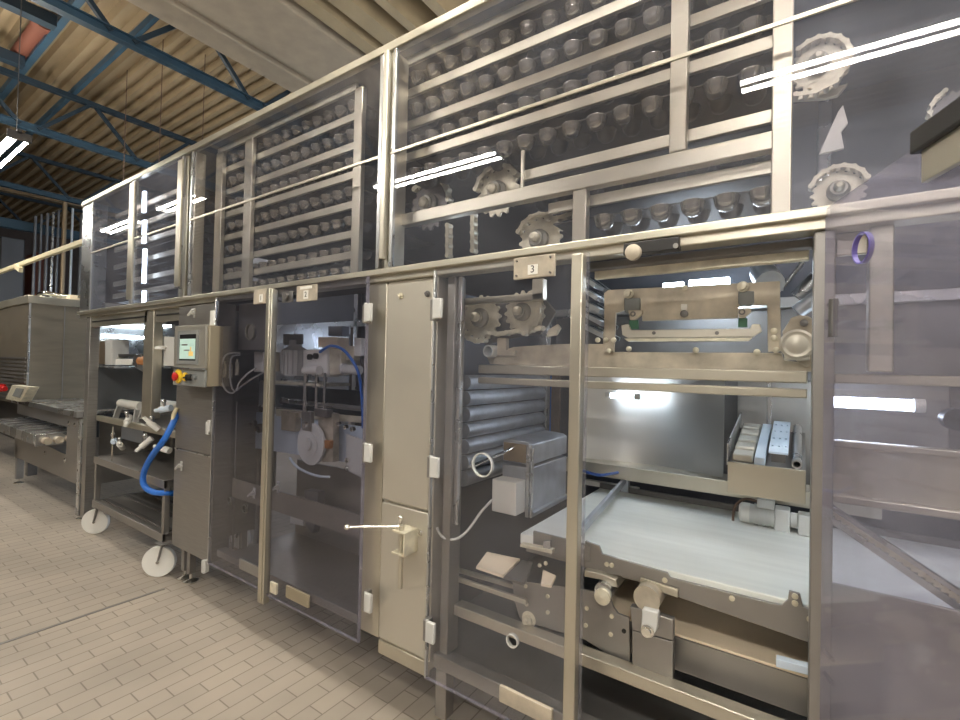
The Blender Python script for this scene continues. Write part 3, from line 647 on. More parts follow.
for px, py in ((634, 314), (743, 312)):
    MB().plateY([(px-6, py-4), (px+8, py-4), (px+8, py), (px+1, py+6), (px-4, py+6)], YC-.02, .018).build('lug', 'dirty_plate', T, .002)
    q = QY(px-1, py, YC-.02); MB().pipe((q.x, YC-.024, q.z), (q.x, YC-.018, q.z), .011, .006).build('lug_ring', 'steel_dark', T)
    MB().plateY([(px-5, py+6), (px+4, py+6), (px+4, py+15), (px-5, py+15)], YC-.015, .014).build('rubber_pad', 'green', T, .002)
q = QY(684, 311, YC); MB().plateY([(681, 304), (687, 304), (687, 311), (681, 311)], YC-.006, .006).build('tag', 'label_white', T)
MB().lathe([(.014, 0), (.014, .012), (.007, .014), (.001, .014)], QY(684.5, 314, YC), (0, -1, 0), 12).build('screw', 'steel_dark', T)
for px, py in ((598, 340), (606, 340), (614, 340), (609, 351), (629, 349), (696, 350), (774, 331), (774, 338), (776, 350), (685, 288), (757, 352)):
    MB().lathe([(.011, 0), (.011, .006), (.006, .009), (.001, .009)], QY(px, py, YC), (0, -1, 0), 12).build('rivet', 'zinc', T)
# bearing housing next to the frame post
G = thing('bearing_housing', 'beige round bearing housing with a lug against the doorway post', 'bearing', QY(800, 370, 1.90))
MB().plateY([(782, 332), (791, 318), (799, 315), (808, 316), (818, 322), (819, 362), (806, 368), (790, 356)], 1.93, .02).build('lug_plate', 'dirty_plate', G, .003, smooth=False)
MB().lathe([(.05, 0), (.05, .05), (.042, .055), (.035, .052), (.03, .052), (.02, .058), (.001, .058)], QY(797, 345, 1.93), (0, -1, 0), 24).build('bearing_cap', 'cabinet_beige', G)
MB().plateY([(784, 345), (810, 345), (810, 360), (784, 360)], 1.885, .045).build('housing_foot', 'cabinet_beige', G, .003)
MB().lathe([(.012, 0), (.012, .01), (.001, .012)], QY(804, 323, 1.93), (0, -1, 0), 12).build('bolt', 'steel_dark', G)
# upper inner beam and bracket behind door 3
G = thing('bracket_arm', 'steel square tube bracket above the paired chain wheels', 'bracket', QY(505, 300, 1.88))
MB().box(QY(462, 300, 1.88).x, QY(545, 298, 1.88).x, 1.86, 1.90, zq(505, 302.5, 1.88), zq(505, 296, 1.88)).build('cross_tube', 'steel', G, .003)
MB().box(QY(533, 290, 1.87).x, QY(544, 290, 1.87).x, 1.86, 1.90, zq(538, 300, 1.87), 2.0).build('upright_tube', 'steel', G, .003)
G = thing('wheel_guard', 'dark backing plate with pipe end under the paired chain wheels', 'plate', QY(500, 350, 1.97))
MB().plateY([(470, 302), (545, 299), (556, 312), (548, 326), (540, 334), (512, 338), (498, 342), (486, 345), (474, 330)], 1.975, .012).build('backing_plate', 'steel_dark', G, .002, smooth=False)
q = QY(488, 351, 1.9); MB().pipe((q.x, 1.90, q.z), (q.x, 2.0, q.z), .030, .024).build('pipe_end', 'plastic_pale', G)
MB().plateY([(497, 338), (506, 338), (506, 350), (515, 350), (515, 356), (497, 356)], 1.93, .03).build('clamp', 'dirty_plate', G, .003)
MB().plateY([(548, 330), (557, 324), (560, 328), (556, 335), (546, 337)], 1.92, .02).build('chain_tip', 'zinc', G, .002)
# slanting tubes above the carriage
def tube_thing(name, pts, rad, m, label, cat, group=None, sub=6): return tag(MB().tube(pts, rad, 14, sub).build(name, m), label, cat, group)
tube_thing('slanting_roller', [QY(797, 312, 2.15), QY(822, 294, 2.15)], .028, 'aluminium', 'pale slanting roller beside the doorway post, lower one', 'roller', None, 1)
tube_thing('slanting_roller', [QY(798, 298, 2.2), QY(818, 277, 2.2)], .030, 'steel_cool', 'grey slanting roller beside the doorway post, upper one', 'roller', None, 1)
tube_thing('slanting_bar', [QY(781, 290, 2.3), QY(803, 262, 2.3)], .008, 'steel_cool', 'thin slanting bar between carriage and rollers', 'bar', None, 1)
tube_thing('slanting_roller', [QY(763, 272, 2.3), QY(770, 284, 2.1)], .05, 'aluminium', 'short pale roller seen over the right carriage bolt', 'roller', None, 1)
for i in range(5):
    p = QY(592+i*5, 291+i*9-8, 2.2+.08*i)
    tag(MB().bar(QY(588, 278+i*12, 2.25), QY(604+i*2, 290+i*12, 2.25), .25, .02, (0, 0, 1)).build('deflector_slat', 'steel_cool'), '%s slanting steel slat left of the portal plate' % ORD[i], 'slat', 'slanting slats by the portal plate')
for i, (xa_, xb_, yv) in enumerate([(660, 684, 295), (688, 733, 291), (690, 730, 284), (664, 684, 287)]):  # glowing strips added for white patches, no known lamp
    a_ = QY(xa_, yv, 2.75); b_ = QY(xb_, yv-3, 2.75)
    tag(MB().box(a_.x, b_.x, 2.72, 2.76, a_.z-.022, a_.z+.016).build('glow_strip', 'tube_cool', bevel=.003), ['lower left added glowing strip above the portal plate', 'lower right added glowing strip above the portal plate', 'upper right added glowing strip above the portal plate', 'upper left added glowing strip above the portal plate'][i], 'glow strip', 'added glowing strips inside the machine')
# steel guide sheet, ledge, bench with moulds
YS = 2.74
x0 = QY(585, 430, YS).x-.06; x1 = QY(724, 430, YS).x; zt_ = 1.56; zb_ = QY(650, 468, YS).z
mb = MB(); n = 14; fr_ = []; bk_ = []
for i in range(n+1):
    u = i/n; X = x0+(x1-x0)*u; y = YS+.10*math.sin(PI*u)
    fr_.append(Vector((X, y, zb_))); bk_.append(Vector((X, y+.004, zb_)))
mb.prism([fr_+bk_[::-1]], (0, 0, zt_-zb_)); tag(mb.build('guide_sheet', 'steel_sheet'), 'curved bright steel guide sheet at the back of the doorway', 'steel sheet')
G = thing('rear_ledge', 'steel channel ledge running under the curved guide sheet', 'ledge', (-.4, YS, zb_-.08))
MB().box(-1.2, .3, YS-.06, YS+.12, zb_-.012, zb_).box(-1.2, .3, YS-.066, YS-.06, zb_-.075, zb_).build('channel', 'steel', G, .002)
ebox('side_sheet', x1+.02, .6, 3.16, 3.175, .95, 1.56, 'steel_shade')
ebox('rear_strut', QY(767, 410, 2.95).x, QY(772, 410, 2.95).x, 2.94, 2.97, 1.0, 1.56, 'steel_cool')
yf_, yb_ = 2.25, 2.80
zf_ = QY(760, 466, yf_).z; sl_ = (QY(745, 428, yb_).z-zf_)/(yb_-yf_)
def tilt(mb):
    for v in mb.bm.verts: v.co.z += sl_*(v.co.y-yf_)
    return mb
xl0 = QY(728, 466, yf_).x; xr0 = QY(806, 470, yf_).x; Zm = zf_; ln = yb_-yf_
T = thing('mould_bench', 'sloping steel bench tray with beige moulds and a perforated plate', 'bench', (xl0, yf_, Zm))
tilt(MB().box(xl0, xr0, yf_, yb_, Zm-.012, Zm)).build('tray', 'steel_shade', T, .002)
tilt(MB().box(xl0-.006, xl0, yf_, yb_, Zm-.012, Zm+.08)).build('side_wall', 'steel_cool', T, .001)
MB().box(xl0, xr0, yf_-.014, yf_, zq(760, 497, yf_), Zm+.005).build('front_wall', 'steel', T, .002)
w_ = QY(752, 460, yf_).x-QY(731, 460, yf_).x
for i in range(5):
    y = yf_+.02+ln*i/5; h_ = ln/5*.66
    tag(tilt(MB().box(xl0+.012, xl0+.012+w_, y, y+h_, Zm, Zm+.032)).build('mould_block', 'cabinet_beige', bevel=.006), '%s of the beige mould blocks on the sloping bench tray, from the front' % ['first', 'second', 'third', 'fourth', 'fifth'][i], 'mould block', 'beige mould blocks on the bench tray')
xb0 = xl0+.018+w_
tilt(MB().box(xb0, xb0+w_*.5, yf_+.01, yb_, Zm, Zm+.03)).build('slide_bar', 'plastic_blue_white', T, .002)
x2 = xb0+w_*.62; x3 = xr0-.06
hol = [(x2+(x3-x2)*(j+.5)/3, yf_+.10+ln*(i+.3)/4.8) for i in range(4) for j in range(3)]
tilt(MB().prism([[Vector((x2, yf_+.05, Zm+.04)), Vector((x3, yf_+.05, Zm+.04)), Vector((x3, yb_, Zm+.04)), Vector((x2, yb_, Zm+.04))]] + [[Vector((hx+.006*math.cos(k), hy+.010*math.sin(k), Zm+.04)) for k in [2*PI*e/10 for e in range(10)]] for hx, hy in hol], (0, 0, .008))).build('perforated_plate', 'plastic_blue_white', T, smooth=False)
tilt(MB().box(x2+.01, x3-.01, yf_+.07, yb_-.02, Zm, Zm+.039)).build('plate_support', 'steel_dark', T)
tilt(MB().pipe((x3+.03, yf_+.01, Zm+.02), (x3+.03, yb_, Zm+.02), .018, .012, 12)).build('end_tube', 'steel_cool', T)
for xx in (xl0+.03, xr0-.05): MB().box(xx, xx+.02, 2.66, 2.68, zb_, Zm+sl_*.42).build('support_leg', 'steel_shade', T)
# gear motor
q = QZ(750, 513, .93); Zg = .93
T = thing('gear_motor', 'grey gear motor with terminal box behind the white belt', 'motor', q)
MB().cyl((q.x, q.y, Zg), (q.x+.10, q.y, Zg), .045, 18).build('motor_body', 'plastic_pale', T)
f_ = MB()
for i in range(5): f_.cyl((q.x+.018+i*.018, q.y, Zg), (q.x+.024+i*.018, q.y, Zg), .050, 18)
f_.build('cooling_fins', 'plastic_pale', T)
MB().lathe([(.047, 0), (.047, .035), (.035, .045), (.001, .046)], (q.x, q.y, Zg), (-1, 0, 0), 18).build('fan_cover', 'plastic_white', T)
MB().box(q.x+.03, q.x+.10, q.y-.035, q.y+.035, Zg+.04, Zg+.085).build('terminal_box', 'plastic_pale', T, .004)
MB().box(q.x+.10, q.x+.16, q.y-.045, q.y+.045, Zg-.05, Zg+.05).cyl((q.x+.16, q.y, Zg), (q.x+.20, q.y, Zg), .035, 16).box(q.x+.19, q.x+.24, q.y-.05, q.y+.04, Zg-.05, Zg+.04).build('gearbox', 'plastic_pale', T, .006)
MB().tube([(q.x+.03, q.y-.02, Zg+.065), (q.x-.02, q.y-.03, Zg+.07), (q.x-.06, q.y-.03, Zg+.03), (q.x-.07, q.y-.02, Zg-.045)], .006, 8).build('cable', 'rust', T)

# white belt conveyor
ZB = .88
T = thing('belt_conveyor', 'wide white belt conveyor crossing the open doorway', 'conveyor', (0, 2.3, .6))
YBF = QZ(700, 578, ZB).y; YBB = QZ(700, 505, ZB).y
MB().box(-1.0, 1.6, YBF, YBB, ZB-.045, ZB).build('belt', 'belt_white', T, .004)
MB().box(-.98, 1.6, YBF+.02, YBB, ZB-.08, ZB-.045).build('belt_bed', 'steel_shade', T)
MB().plateY([(585, 541), (599, 546), (602, 554), (667, 573), (670, 578), (770, 603), (782, 605), (788, 600), (789, 591), (800, 594), (803, 607), (818, 612), (830, 614), (1100, 690), (1100, 740), (830, 650), (680, 598), (668, 590), (645, 585), (640, 580), (620, 576), (585, 568)], YBF-.016, .012).build('side_plate', 'steel_shade', T, .002, smooth=False)
MB().plateY([(533, 531), (569, 540), (590, 546), (590, 562), (558, 556), (533, 545)], YBF-.02, .012).build('side_plate', 'steel_shade', T, .002, smooth=False)
MB().plateY([(640, 578), (678, 590), (678, 598), (644, 587)], YBF-.03, .012).build('slot_plate', 'steel', T, .002)
for px, py in ((607, 564), (665, 580), (643, 580), (672, 591), (732, 598), (795, 596), (795, 603), (810, 619), (612, 565)):
    MB().lathe([(.009, 0), (.009, .006), (.001, .008)], QY(px, py, YBF-.02), (0, -1, 0), 10).build('bolt', 'zinc', T)
MB().box(-1.0, 1.6, YBB+.0, YBB+.012, ZB-.07, ZB+.03).build('back_guide', 'steel_dark', T)
# thin bar across the belt with its post block
T = thing('guide_bar', 'aluminium guide bar lying obliquely above the white belt', 'guide bar', QZ(622, 484, .92))
pa = QZ(625, 480, .95); pb = QZ(568, 545, .95)
MB().bar(pa, pb, .018, .035).build('bar', 'aluminium', T, .002)
MB().box(pa.x-.02, pa.x+.025, pa.y-.02, pa.y+.02, ZB, .99).cyl((pa.x-.01, pa.y, .99), (pa.x-.01, pa.y, 1.02), .008, 10).cyl((pa.x+.015, pa.y, .99), (pa.x+.015, pa.y, 1.015), .006, 10).build('post_block', 'aluminium', T, .003)
c1 = QZ(590, 482, ZB); c2 = QZ(640, 492, ZB)
MB().box(c1.x, c2.x, pa.y+.01, pa.y+.05, ZB, ZB+.03).build('foot_plate', 'plastic_white', T, .002)
tube_thing('air_hose', [QY(575, 468, 2.55), QY(590, 473, 2.5), QY(603, 475, 2.45), pa+Vector((-.01, 0, .05))], .008, 'tube_blue', 'thin blue hose running to the guide bar block', 'hose')
# chain guide rail behind the open door
for i, (ya, yb_) in enumerate(((190, 212), (219, 243), (248, 283), (290, 303))):  # glowing pieces added in place of a bright streak, no lamp here
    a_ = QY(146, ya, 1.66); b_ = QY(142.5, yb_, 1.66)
    tag(MB().box(b_.x-.022, b_.x+.022, 1.66, 1.68, b_.z, a_.z).build('streak_strip', 'window_sky'), '%s piece of the added glowing upright strip behind the far left glazing, from the top' % ORD[i], 'glow strip', 'added glowing strip pieces')
T = thing('chain_guide', 'slanting steel chain guide seen through the open hazy door', 'chain guide', QY(900, 550, 1.76))
MB().bar(QY(826, 503, 1.76), QY(1010, 626, 1.76), .03, .012).bar(QY(826, 515, 1.76), QY(1010, 642, 1.76), .03, .018).build('rail', 'steel_cool', T, .001)
ch = MB(); A_ = QY(826, 509, 1.755); B_ = QY(1010, 634, 1.755)
for i in range(26):
    p = A_.lerp(B_, i/25); ch.box(p.x-.008, p.x+.008, p.y-.008, p.y+.012, p.z-.006, p.z+.012)
ch.build('chain', 'zinc', T)
T = tag(MB().cyl(QY(958, 420, 1.8), QY(958, 420, 1.8)+Vector((0, .06, 0)), .03, 16).build('dark_knob', 'black'), 'small dark knob behind the hazy door at the right edge', 'knob')

# stacked silver tubes at the left of the doorway
XT = QY(459, 430, 1.93).x+.03
zA = zq(458, 398, 1.93); pit = (zq(458, 398, 1.93)-zq(458, 446, 1.93))/3
T0 = None
for i in range(7):
    z = zA+pit*(1-i)
    o = MB().cyl((XT, 1.93, z), (XT, 2.78, z), pit*.47, 20).build('silver_tube', 'aluminium') if T0 is None else None
    if o is None:
        o = T0.copy(); C.objects.link(o); o.location = T0.location+Vector((0, 0, z-zT))
    else: T0 = o; zT = z
    tag(o, '%s of the stacked silver tubes beside the aluminium boxes' % ORD[i], 'tube', 'stacked silver tubes')
ebox('tube_post', XT-.03, XT+.03, 2.80, 2.86, .9, 2.0, 'steel_cool')
q = QX(545, 400, XT+.1)
for i, (px, m_, lb) in enumerate([(541, 'plastic_white', 'white upright strip'), (549, 'hose_blue', 'blue upright strip'), (556, 'rust', 'rust coloured upright strip')]):
    p = QY(px, 410, 3.12); tag(MB().box(p.x-.03, p.x+.03, 3.10, 3.13, .96, 1.75).build('upright_strip', m_), lb+' behind the silver tubes', 'strip')
# aluminium box units above the belt
c0 = QZ(530, 514, .895); xf = c0.x; yf = c0.y; yb = min(QX(566, 488, xf).y, 2.75); xl_ = QY(503, 441, yf).x
zt2 = QX(529, 446, xf).z; zm1 = QX(529, 466, xf).z; zm2 = QX(529, 469, xf).z
T = thing('beam_housing', 'two stacked aluminium box housings reaching over the white belt', 'housing', (xf, yf, .895))
hgt = zt2-zm1
MB().prism([[Vector((xl_, yf, zm1)), Vector((xf, yf, zm1)), Vector((xf, yf, zt2)), Vector((xf-.02, yf, zt2+.012)), Vector((xl_+.03, yf, zt2+.02)), Vector((xl_, yf, zt2+.005))]], (0, yb-yf, 0)).build('upper_box', 'aluminium', T, .004)
MB().box(xl_, xf, yf, yb, .90, zm2).build('lower_box', 'aluminium', T, .004)
MB().box(xl_+.006, xf-.006, yf-.004, yf, zm1+.006, zt2).build('end_plate', 'pipe_bronze', T, .002)
MB().box(xf-.012, xf+.006, yf-.03, yf-.004, .885, zt2+.004).box(xf+.012, xf+.02, yf-.028, yf-.006, .885, zt2-.01).build('end_profile', 'steel_cool', T, .002)
MB().box(xf, xf+.02, yf, yb, .885, .905).build('lower_lip', 'aluminium', T, .002)
wb = QY(494, 500, yf-.10); we = QY(518, 500, yf-.10)
MB().box(wb.x, we.x, yf-.12, yf-.03, zq(505, 514, yf-.12), zq(505, 481, yf-.12)).build('sensor_box', 'plastic_white', T, .004)
tube_thing('tie_rod', [QY(470, 467, 1.72), QY(514, 448, yf-.005)], .009, 'chrome', 'bright rod seen through the round door hole', 'rod', None, 1)
tube_thing('cable', [QY(437, 528, 1.62), QY(443, 537, 1.64), QY(456, 539, 1.66), QY(468, 530, 1.7), QY(481, 512, 1.75), QY(492, 500, 1.78)], .006, 'plastic_pale', 'pale grey cable hanging in a loop behind the door marked 3', 'cable')

# lower conveyor with its side plates
YL = 1.78
T = thing('lower_conveyor', 'lower conveyor frame with a beige belt under the white belt', 'conveyor', QY(600, 690, YL))
zB = .655; b0 = QZ(690, 638, zB)
MB().box(QZ(612, 605, zB).x-.05, 1.6, b0.y, b0.y+.42, zB-.01, zB).build('belt', 'belt_beige', T, .003)
MB().box(-.55, 1.6, b0.y+.0, b0.y+.012, zB-.13, zB-.012).build('bed_side', 'steel_shade', T, .002)
MB().plateY([(512, 578), (527, 582), (560, 586), (597, 592), (610, 598), (613, 607), (618, 614), (629, 618), (630, 664), (612, 657), (585, 640), (520, 620), (514, 600)], YL-.03, .012).build('side_plate', 'steel_shade', T, .002, smooth=False)
for px, py in ((527, 604), (548, 596), (548, 612), (526, 586), (587, 608), (586, 625), (612, 616), (611, 634), (540, 565), (546, 563)):
    MB().lathe([(.008, 0), (.008, .006), (.001, .007)], QY(px, py, YL-.03), (0, -1, 0), 10).build('bolt', 'zinc', T)
q = QY(624, 631, YL-.031); MB().cyl((q.x, YL-.034, q.z), (q.x, YL-.02, q.z), .008, 12).build('bolt_hole', 'black', T)
MB().plateY([(630, 606), (673, 620), (673, 641), (632, 630)], YL-.055, .03).build('bracket_head', 'steel_shade', T, .003)
MB().plateY([(632, 630), (673, 642), (673, 690), (632, 672)], YL-.05, .03).build('bracket', 'steel_shade', T, .003)
MB().plateY([(642, 609), (658, 613), (657, 630), (652, 637), (645, 636), (641, 630)], YL-.085, .03).build('tension_lever', 'plastic_pale', T, .004)
MB().lathe([(.022, 0), (.022, .01), (.015, .012), (.015, .026), (.001, .027)], QY(648, 630, YL-.085), (0, -1, 0), 14).build('lever_bolt', 'chrome', T)
q = QY(648, 597, YL-.03); MB().cyl((q.x, YL-.05, q.z), (q.x, b0.y+.40, q.z), .046, 22).build('drive_roller', 'dirty_plate', T)
q = QY(605, 590, YL-.02); MB().cyl((q.x, YL-.04, q.z), (q.x, YL+.35, q.z), .034, 20).build('idle_roller', 'steel_cool', T)
q = QY(603, 596, YL-.04); MB().lathe([(.03, 0), (.03, .012), (.012, .014), (.001, .02)], q, (0, -1, 0), 18).build('roller_cap', 'zinc', T)
MB().plateY([(584, 570), (602, 574), (616, 580), (618, 588), (612, 587), (600, 580), (584, 577)], YL-.02, .25).build('roller_cover', 'steel', T, .004)
# ladder rails with tan plate, behind door 3
zr = .70
MB().bar(QY(455, 569, YL), QY(527, 590, YL), .015, .02).bar(QY(452, 577, YL-.06), QY(527, 602, YL-.06), .015, .02).build('ladder_rail', 'steel', T, .002)
ta = [QZ(x, y, .76) for x, y in ((476, 569), (487, 554), (520, 561), (503, 578))]
MB().prism([ta], (0, 0, .01)).build('tan_plate', 'belt_beige', T, smooth=False)
MB().prism([[QZ(x, y, .76) for x, y in ((541, 586), (543, 572), (556, 578), (551, 588))]], (0, 0, .01)).build('tan_plate', 'belt_beige', T, smooth=False)
MB().prism([[QZ(x, y, .755) for x, y in ((504, 579), (522, 562), (533, 565), (524, 586))]], (0, 0, .01)).build('dark_plate', 'steel_dark', T, smooth=False)
# frame beam at the bottom
zb1 = zq(540, 636, 1.69); zb0 = zq(540, 648, 1.69)
ebox('frame_beam', -1.26, 1.6, 1.68, 1.74, zb0, zb1, 'steel')
T = thing('clamp_block', 'small round clamp fitting on the frame beam behind the door marked 3', 'clamp', QY(529, 620, 1.72))
MB().lathe([(.032, 0), (.032, .012), (.02, .014), (.02, .03), (.008, .032), (.008, .05)], QY(530, 618, 1.76), (0, -1, 0), 16).build('knob', 'zinc', T)
MB().plateY([(522, 620), (532, 623), (530, 637), (520, 634)], 1.735, .02).build('stem_plate', 'zinc', T, .002)
q = QZ(602, 545, .80)
T = thing('stop_fitting', 'small steel stop fitting at the left front corner of the white belt', 'fitting', QY(546, 552, 1.74))
MB().plateY([(543, 541), (550, 541), (550, 550), (543, 549)], 1.74, .02).build('post', 'steel_cool', T, .002)
MB().plateY([(520, 544), (552, 550), (552, 554), (520, 547)], 1.735, .03).build('slide', 'zinc', T, .002)

# rail, box and slot lower right
tag(MB().plateY([(776, 659), (818, 670), (818, 678), (776, 667)], 1.72, .03).build('cover_strip', 'plastic_blue_white', bevel=.002), 'pale strip low beside the doorway post', 'strip')

# added glowing tubes: two in place of reflections, one for a blue glow
def inner_tube(x0, x1, y, z, label, r_=.014, m='tube_cool'):
    t = thing('light_tube', label, 'light tube', ((x0+x1)/2, y, z), 'added glowing tubes inside the machine')
    MB().cyl((x0+.02, y, z), (x1-.02, y, z), r_, 12).build('tube', m, t)
    MB().cyl((x0, y, z), (x0+.03, y, z), r_*1.2, 12).build('end_cap', 'plastic_white', t)
    MB().cyl((x1-.03, y, z), (x1, y, z), r_*1.2, 12).build('end_cap', 'plastic_white', t)
    return t
a_ = QY(812, 404, 2.25); b_ = QY(925, 408, 2.25)
inner_tube(a_.x, b_.x, 2.25, (a_.z+b_.z)/2+.01, 'added glowing tube standing in for a reflection in the open hazy door', .021)  # glowing tube stands in for a reflection in the door pane
a_ = QY(606, 395, 2.6); b_ = QY(640, 393, 2.6)
inner_tube(a_.x, b_.x, 2.6, a_.z, 'short added tube standing in for a reflection on the curved guide sheet', .014)  # glowing tube stands in for a reflection on the steel sheet

a_ = QY(447, 326, 2.45); b_ = QY(468, 325, 2.45)
inner_tube(a_.x, b_.x, 2.45, a_.z, 'short tube added for a blue glow left of the paired chain wheels', .016)  # tube added for a blue glow on the lining

# ============================================================ dosing station behind the doors marked 1 and 2
YD = 2.0
T = thing('station_frame', 'blue grey conveyor side frame behind the doors marked 1 and 2', 'conveyor frame', QY(300, 450, YD))
MB().plateY([(241, 410), (368, 428), (368, 470), (345, 462), (241, 446)], YD+.10, .03).build('side_plate', 'plastic_blue_white', T, .002, smooth=False)
MB().plateY([(236, 407), (242, 408), (242, 450), (236, 448)], YD+.08, .03).build('bolt_strip', 'pipe_bronze', T, .002)
for k in range(5):
    q = QY(239, 412+k*8, YD+.08); MB().lathe([(.012, 0), (.012, .01), (.001, .012)], q, (0, -1, 0), 10).build('bolt', 'zinc', T)
MB().plateY([(276, 409), (362, 417), (362, 423), (276, 416)], YD+.08, .03).build('top_rail', 'zinc', T, .002)
MB().plateY([(281, 411), (295, 413), (295, 432), (281, 430)], YD+.05, .05).build('clamp', 'dirty_plate', T, .003)
for px, py in ((255, 424), (262, 428)):
    MB().lathe([(.035, 0), (.035, .03), (.02, .035), (.02, .06), (.001, .062)], QY(px, py, YD+.10), (0, -1, 0), 14).build('guide_roller', 'steel_dark', T)
MB().plateY([(346, 434), (362, 440), (362, 478), (346, 470)], YD, .012).build('cover_plate', 'plastic_pale', T, .002)
for px, py in ((349, 460), (349, 468), (340, 424), (347, 427), (354, 429)):
    MB().lathe([(.016, 0), (.016, .02), (.008, .022), (.008, .03)], QY(px, py, YD), (0, -1, 0), 12).build('fitting', 'chrome', T)
T = thing('metering_pump', 'metering pump with ribbed cylinder, block and rods behind the door marked 2', 'pump', QY(318, 378, YD))
ca = QY(284, 375, YD); cb = QY(306, 375, YD); ct = QY(295, 346, YD); rr_ = (cb.x-ca.x)/2*.66; xc_ = (ca.x+cb.x)/2
m_ = MB(); zlo = ca.z; zhi = ct.z
m_.lathe([(rr_, zlo), (rr_, zhi-.03), (rr_*.75, zhi-.015), (rr_*.5, zhi), (rr_*.5, zhi+.04), (.001, zhi+.041)], (xc_, YD, 0), n=18)
for k in range(9): a0 = PI+k*PI/8; m_.box(xc_+rr_*math.cos(a0)-.004, xc_+rr_*math.cos(a0)+.004, YD+rr_*math.sin(a0)-.008, YD+rr_*math.sin(a0)+.008, zlo+.01, zhi-.03)
m_.build('ribbed_cylinder', 'plastic_pale', T)
MB().plateY([(283, 334), (301, 334), (301, 344), (283, 345)], YD-.02, .02).build('cylinder_bracket', 'steel_shade', T, .002)
MB().plateY([(303, 350), (327, 349), (327, 377), (315, 377), (303, 370)], YD-.03, .10).build('pump_block', 'plastic_white', T, .004)
MB().plateY([(318, 337), (337, 337), (337, 348), (318, 347)], YD-.02, .10).build('top_block', 'belt_beige', T, .004)
MB().plateY([(327, 347), (341, 349), (341, 374), (327, 376)], YD-.01, .10).build('side_block', 'zinc', T, .004)
MB().plateY([(328, 326), (342, 326), (342, 336), (328, 336)], YD+.03, .06).build('valve_head', 'pipe_grey', T, .003)
for px, py in ((311, 357), (317, 356)):
    MB().lathe([(.02, 0), (.02, .02), (.012, .022), (.001, .024)], QY(px, py, YD-.03), (0, -1, 0), 12).build('port', 'black', T)
q = QY(308, 370, YD-.05); w2 = QY(318, 368, YD-.05)
MB().cyl((q.x-.02, YD-.06, q.z), (w2.x+.03, YD-.06, q.z), .028, 16).build('side_cylinder', 'plastic_white', T)
for px, r_ in ((306, .016), (317, .012), (325, .010)):
    a_ = QY(px, 376, YD-.04); b_ = QY(px, 413, YD-.04); MB().cyl((a_.x, YD-.04, b_.z), (a_.x, YD-.04, a_.z+.02), r_, 12).build('rod', 'chrome', T)
MB().plateY([(354, 338), (361, 338), (361, 356), (354, 356)], YD, .05).build('white_canister', 'plastic_white', T, .006)
MB().plateY([(346, 346), (354, 346), (354, 360), (346, 360)], YD+.02, .05).build('canister_bracket', 'zinc', T, .003)
a_ = QY(345, 369, YD); MB().cyl((a_.x, YD, a_.z), (a_.x+.14, YD, a_.z-.005), .03, 14).cyl((a_.x-.02, YD, a_.z), (a_.x, YD, a_.z), .036, 14).build('end_cylinder', 'plastic_pale', T)
T = thing('crank_drive', 'grey crank disc with bracket under the metering pump rods', 'crank', QY(318, 465, YD-.05))
c_ = QY(310, 444, YD-.06); rr_ = (QY(310, 423, YD-.06)-c_).length
MB().lathe([(rr_, 0), (rr_, .02), (rr_*.6, .022), (rr_*.6, .03), (rr_*.3, .032), (rr_*.3, .05), (rr_*.1, .052), (.001, .052)], (c_.x, YD-.04, c_.z), (0, -1, 0), 32).build('disc', 'plastic_pale', T)
MB().plateY([(318, 410), (333, 414), (333, 462), (322, 462), (318, 430)], YD-.02, .05).build('bracket', 'dirty_plate', T, .003)
MB().plateY([(322, 440), (330, 441), (329, 449), (322, 448)], YD-.05, .03).build('rust_block', 'wood_brown', T, .003)
MB().plateY([(301, 412), (310, 412), (311, 432), (302, 430)], YD-.07, .03).build('crank_link', 'steel_shade', T, .003)
MB().lathe([(.022, 0), (.022, .02), (.01, .022), (.001, .024)], QY(306, 424, YD-.09), (0, -1, 0), 14).build('link_pin', 'chrome', T)
MB().plateY([(314, 408), (327, 410), (326, 418), (314, 416)], YD-.06, .05).build('rod_guide', 'steel_dark', T, .003)
a_ = QY(285, 401, YD+.12); tag(MB().cyl((a_.x, YD+.12, a_.z), (QY(362, 395, YD+.12).x, YD+.12, a_.z), .018, 14).cyl((a_.x, YD+.1, a_.z), (a_.x+.03, YD+.1, a_.z), .03, 14).build('cross_rod', 'steel_cool'), 'steel cross rod passing behind the metering pump rods', 'rod')
ebox('blue_panel', QY(272, 400, YD+.45).x, -1.80, YD+.45, YD+.47, zq(320, 412, YD+.45), zq(320, 388, YD+.45), 'paint_blue_dark', label='dark blue panel')
tube_thing('air_hose', [QY(320, 352, YD-.05), QY(330, 346, YD-.08), QY(342, 349, YD-.08), QY(352, 360, YD-.07), QY(359, 375, YD-.05), QY(362, 400, YD-.03), QY(363, 428, YD)], .009, 'hose_blue', 'blue hose arching from the metering pump down behind the door marked 2', 'hose')
q = QY(259, 362, 1.85); T = thing('junction_box', 'small white junction box behind the door marked 1', 'box', q)
MB().plateY([(254, 352), (263, 352), (263, 372), (254, 372)], 1.85, .07).build('box', 'plastic_white', T, .004)
MB().plateY([(263, 352), (272, 352), (272, 371), (263, 372)], 1.86, .06).build('side_cover', 'dirty_plate', T, .004)
def flank(x, y, d_=.012): return QX(x, y, -3.235+d_)
tube_thing('cable', [QY(256, 368, 1.84), QY(247, 374, 1.80), flank(239, 383), flank(237, 389), flank(232, 393), flank(226, 390), flank(222, 381), flank(222, 366), flank(225, 356), flank(233, 353), flank(240, 353)], .006, 'plastic_white', 'white cable looping behind the door marked 1, front loop', 'cable')
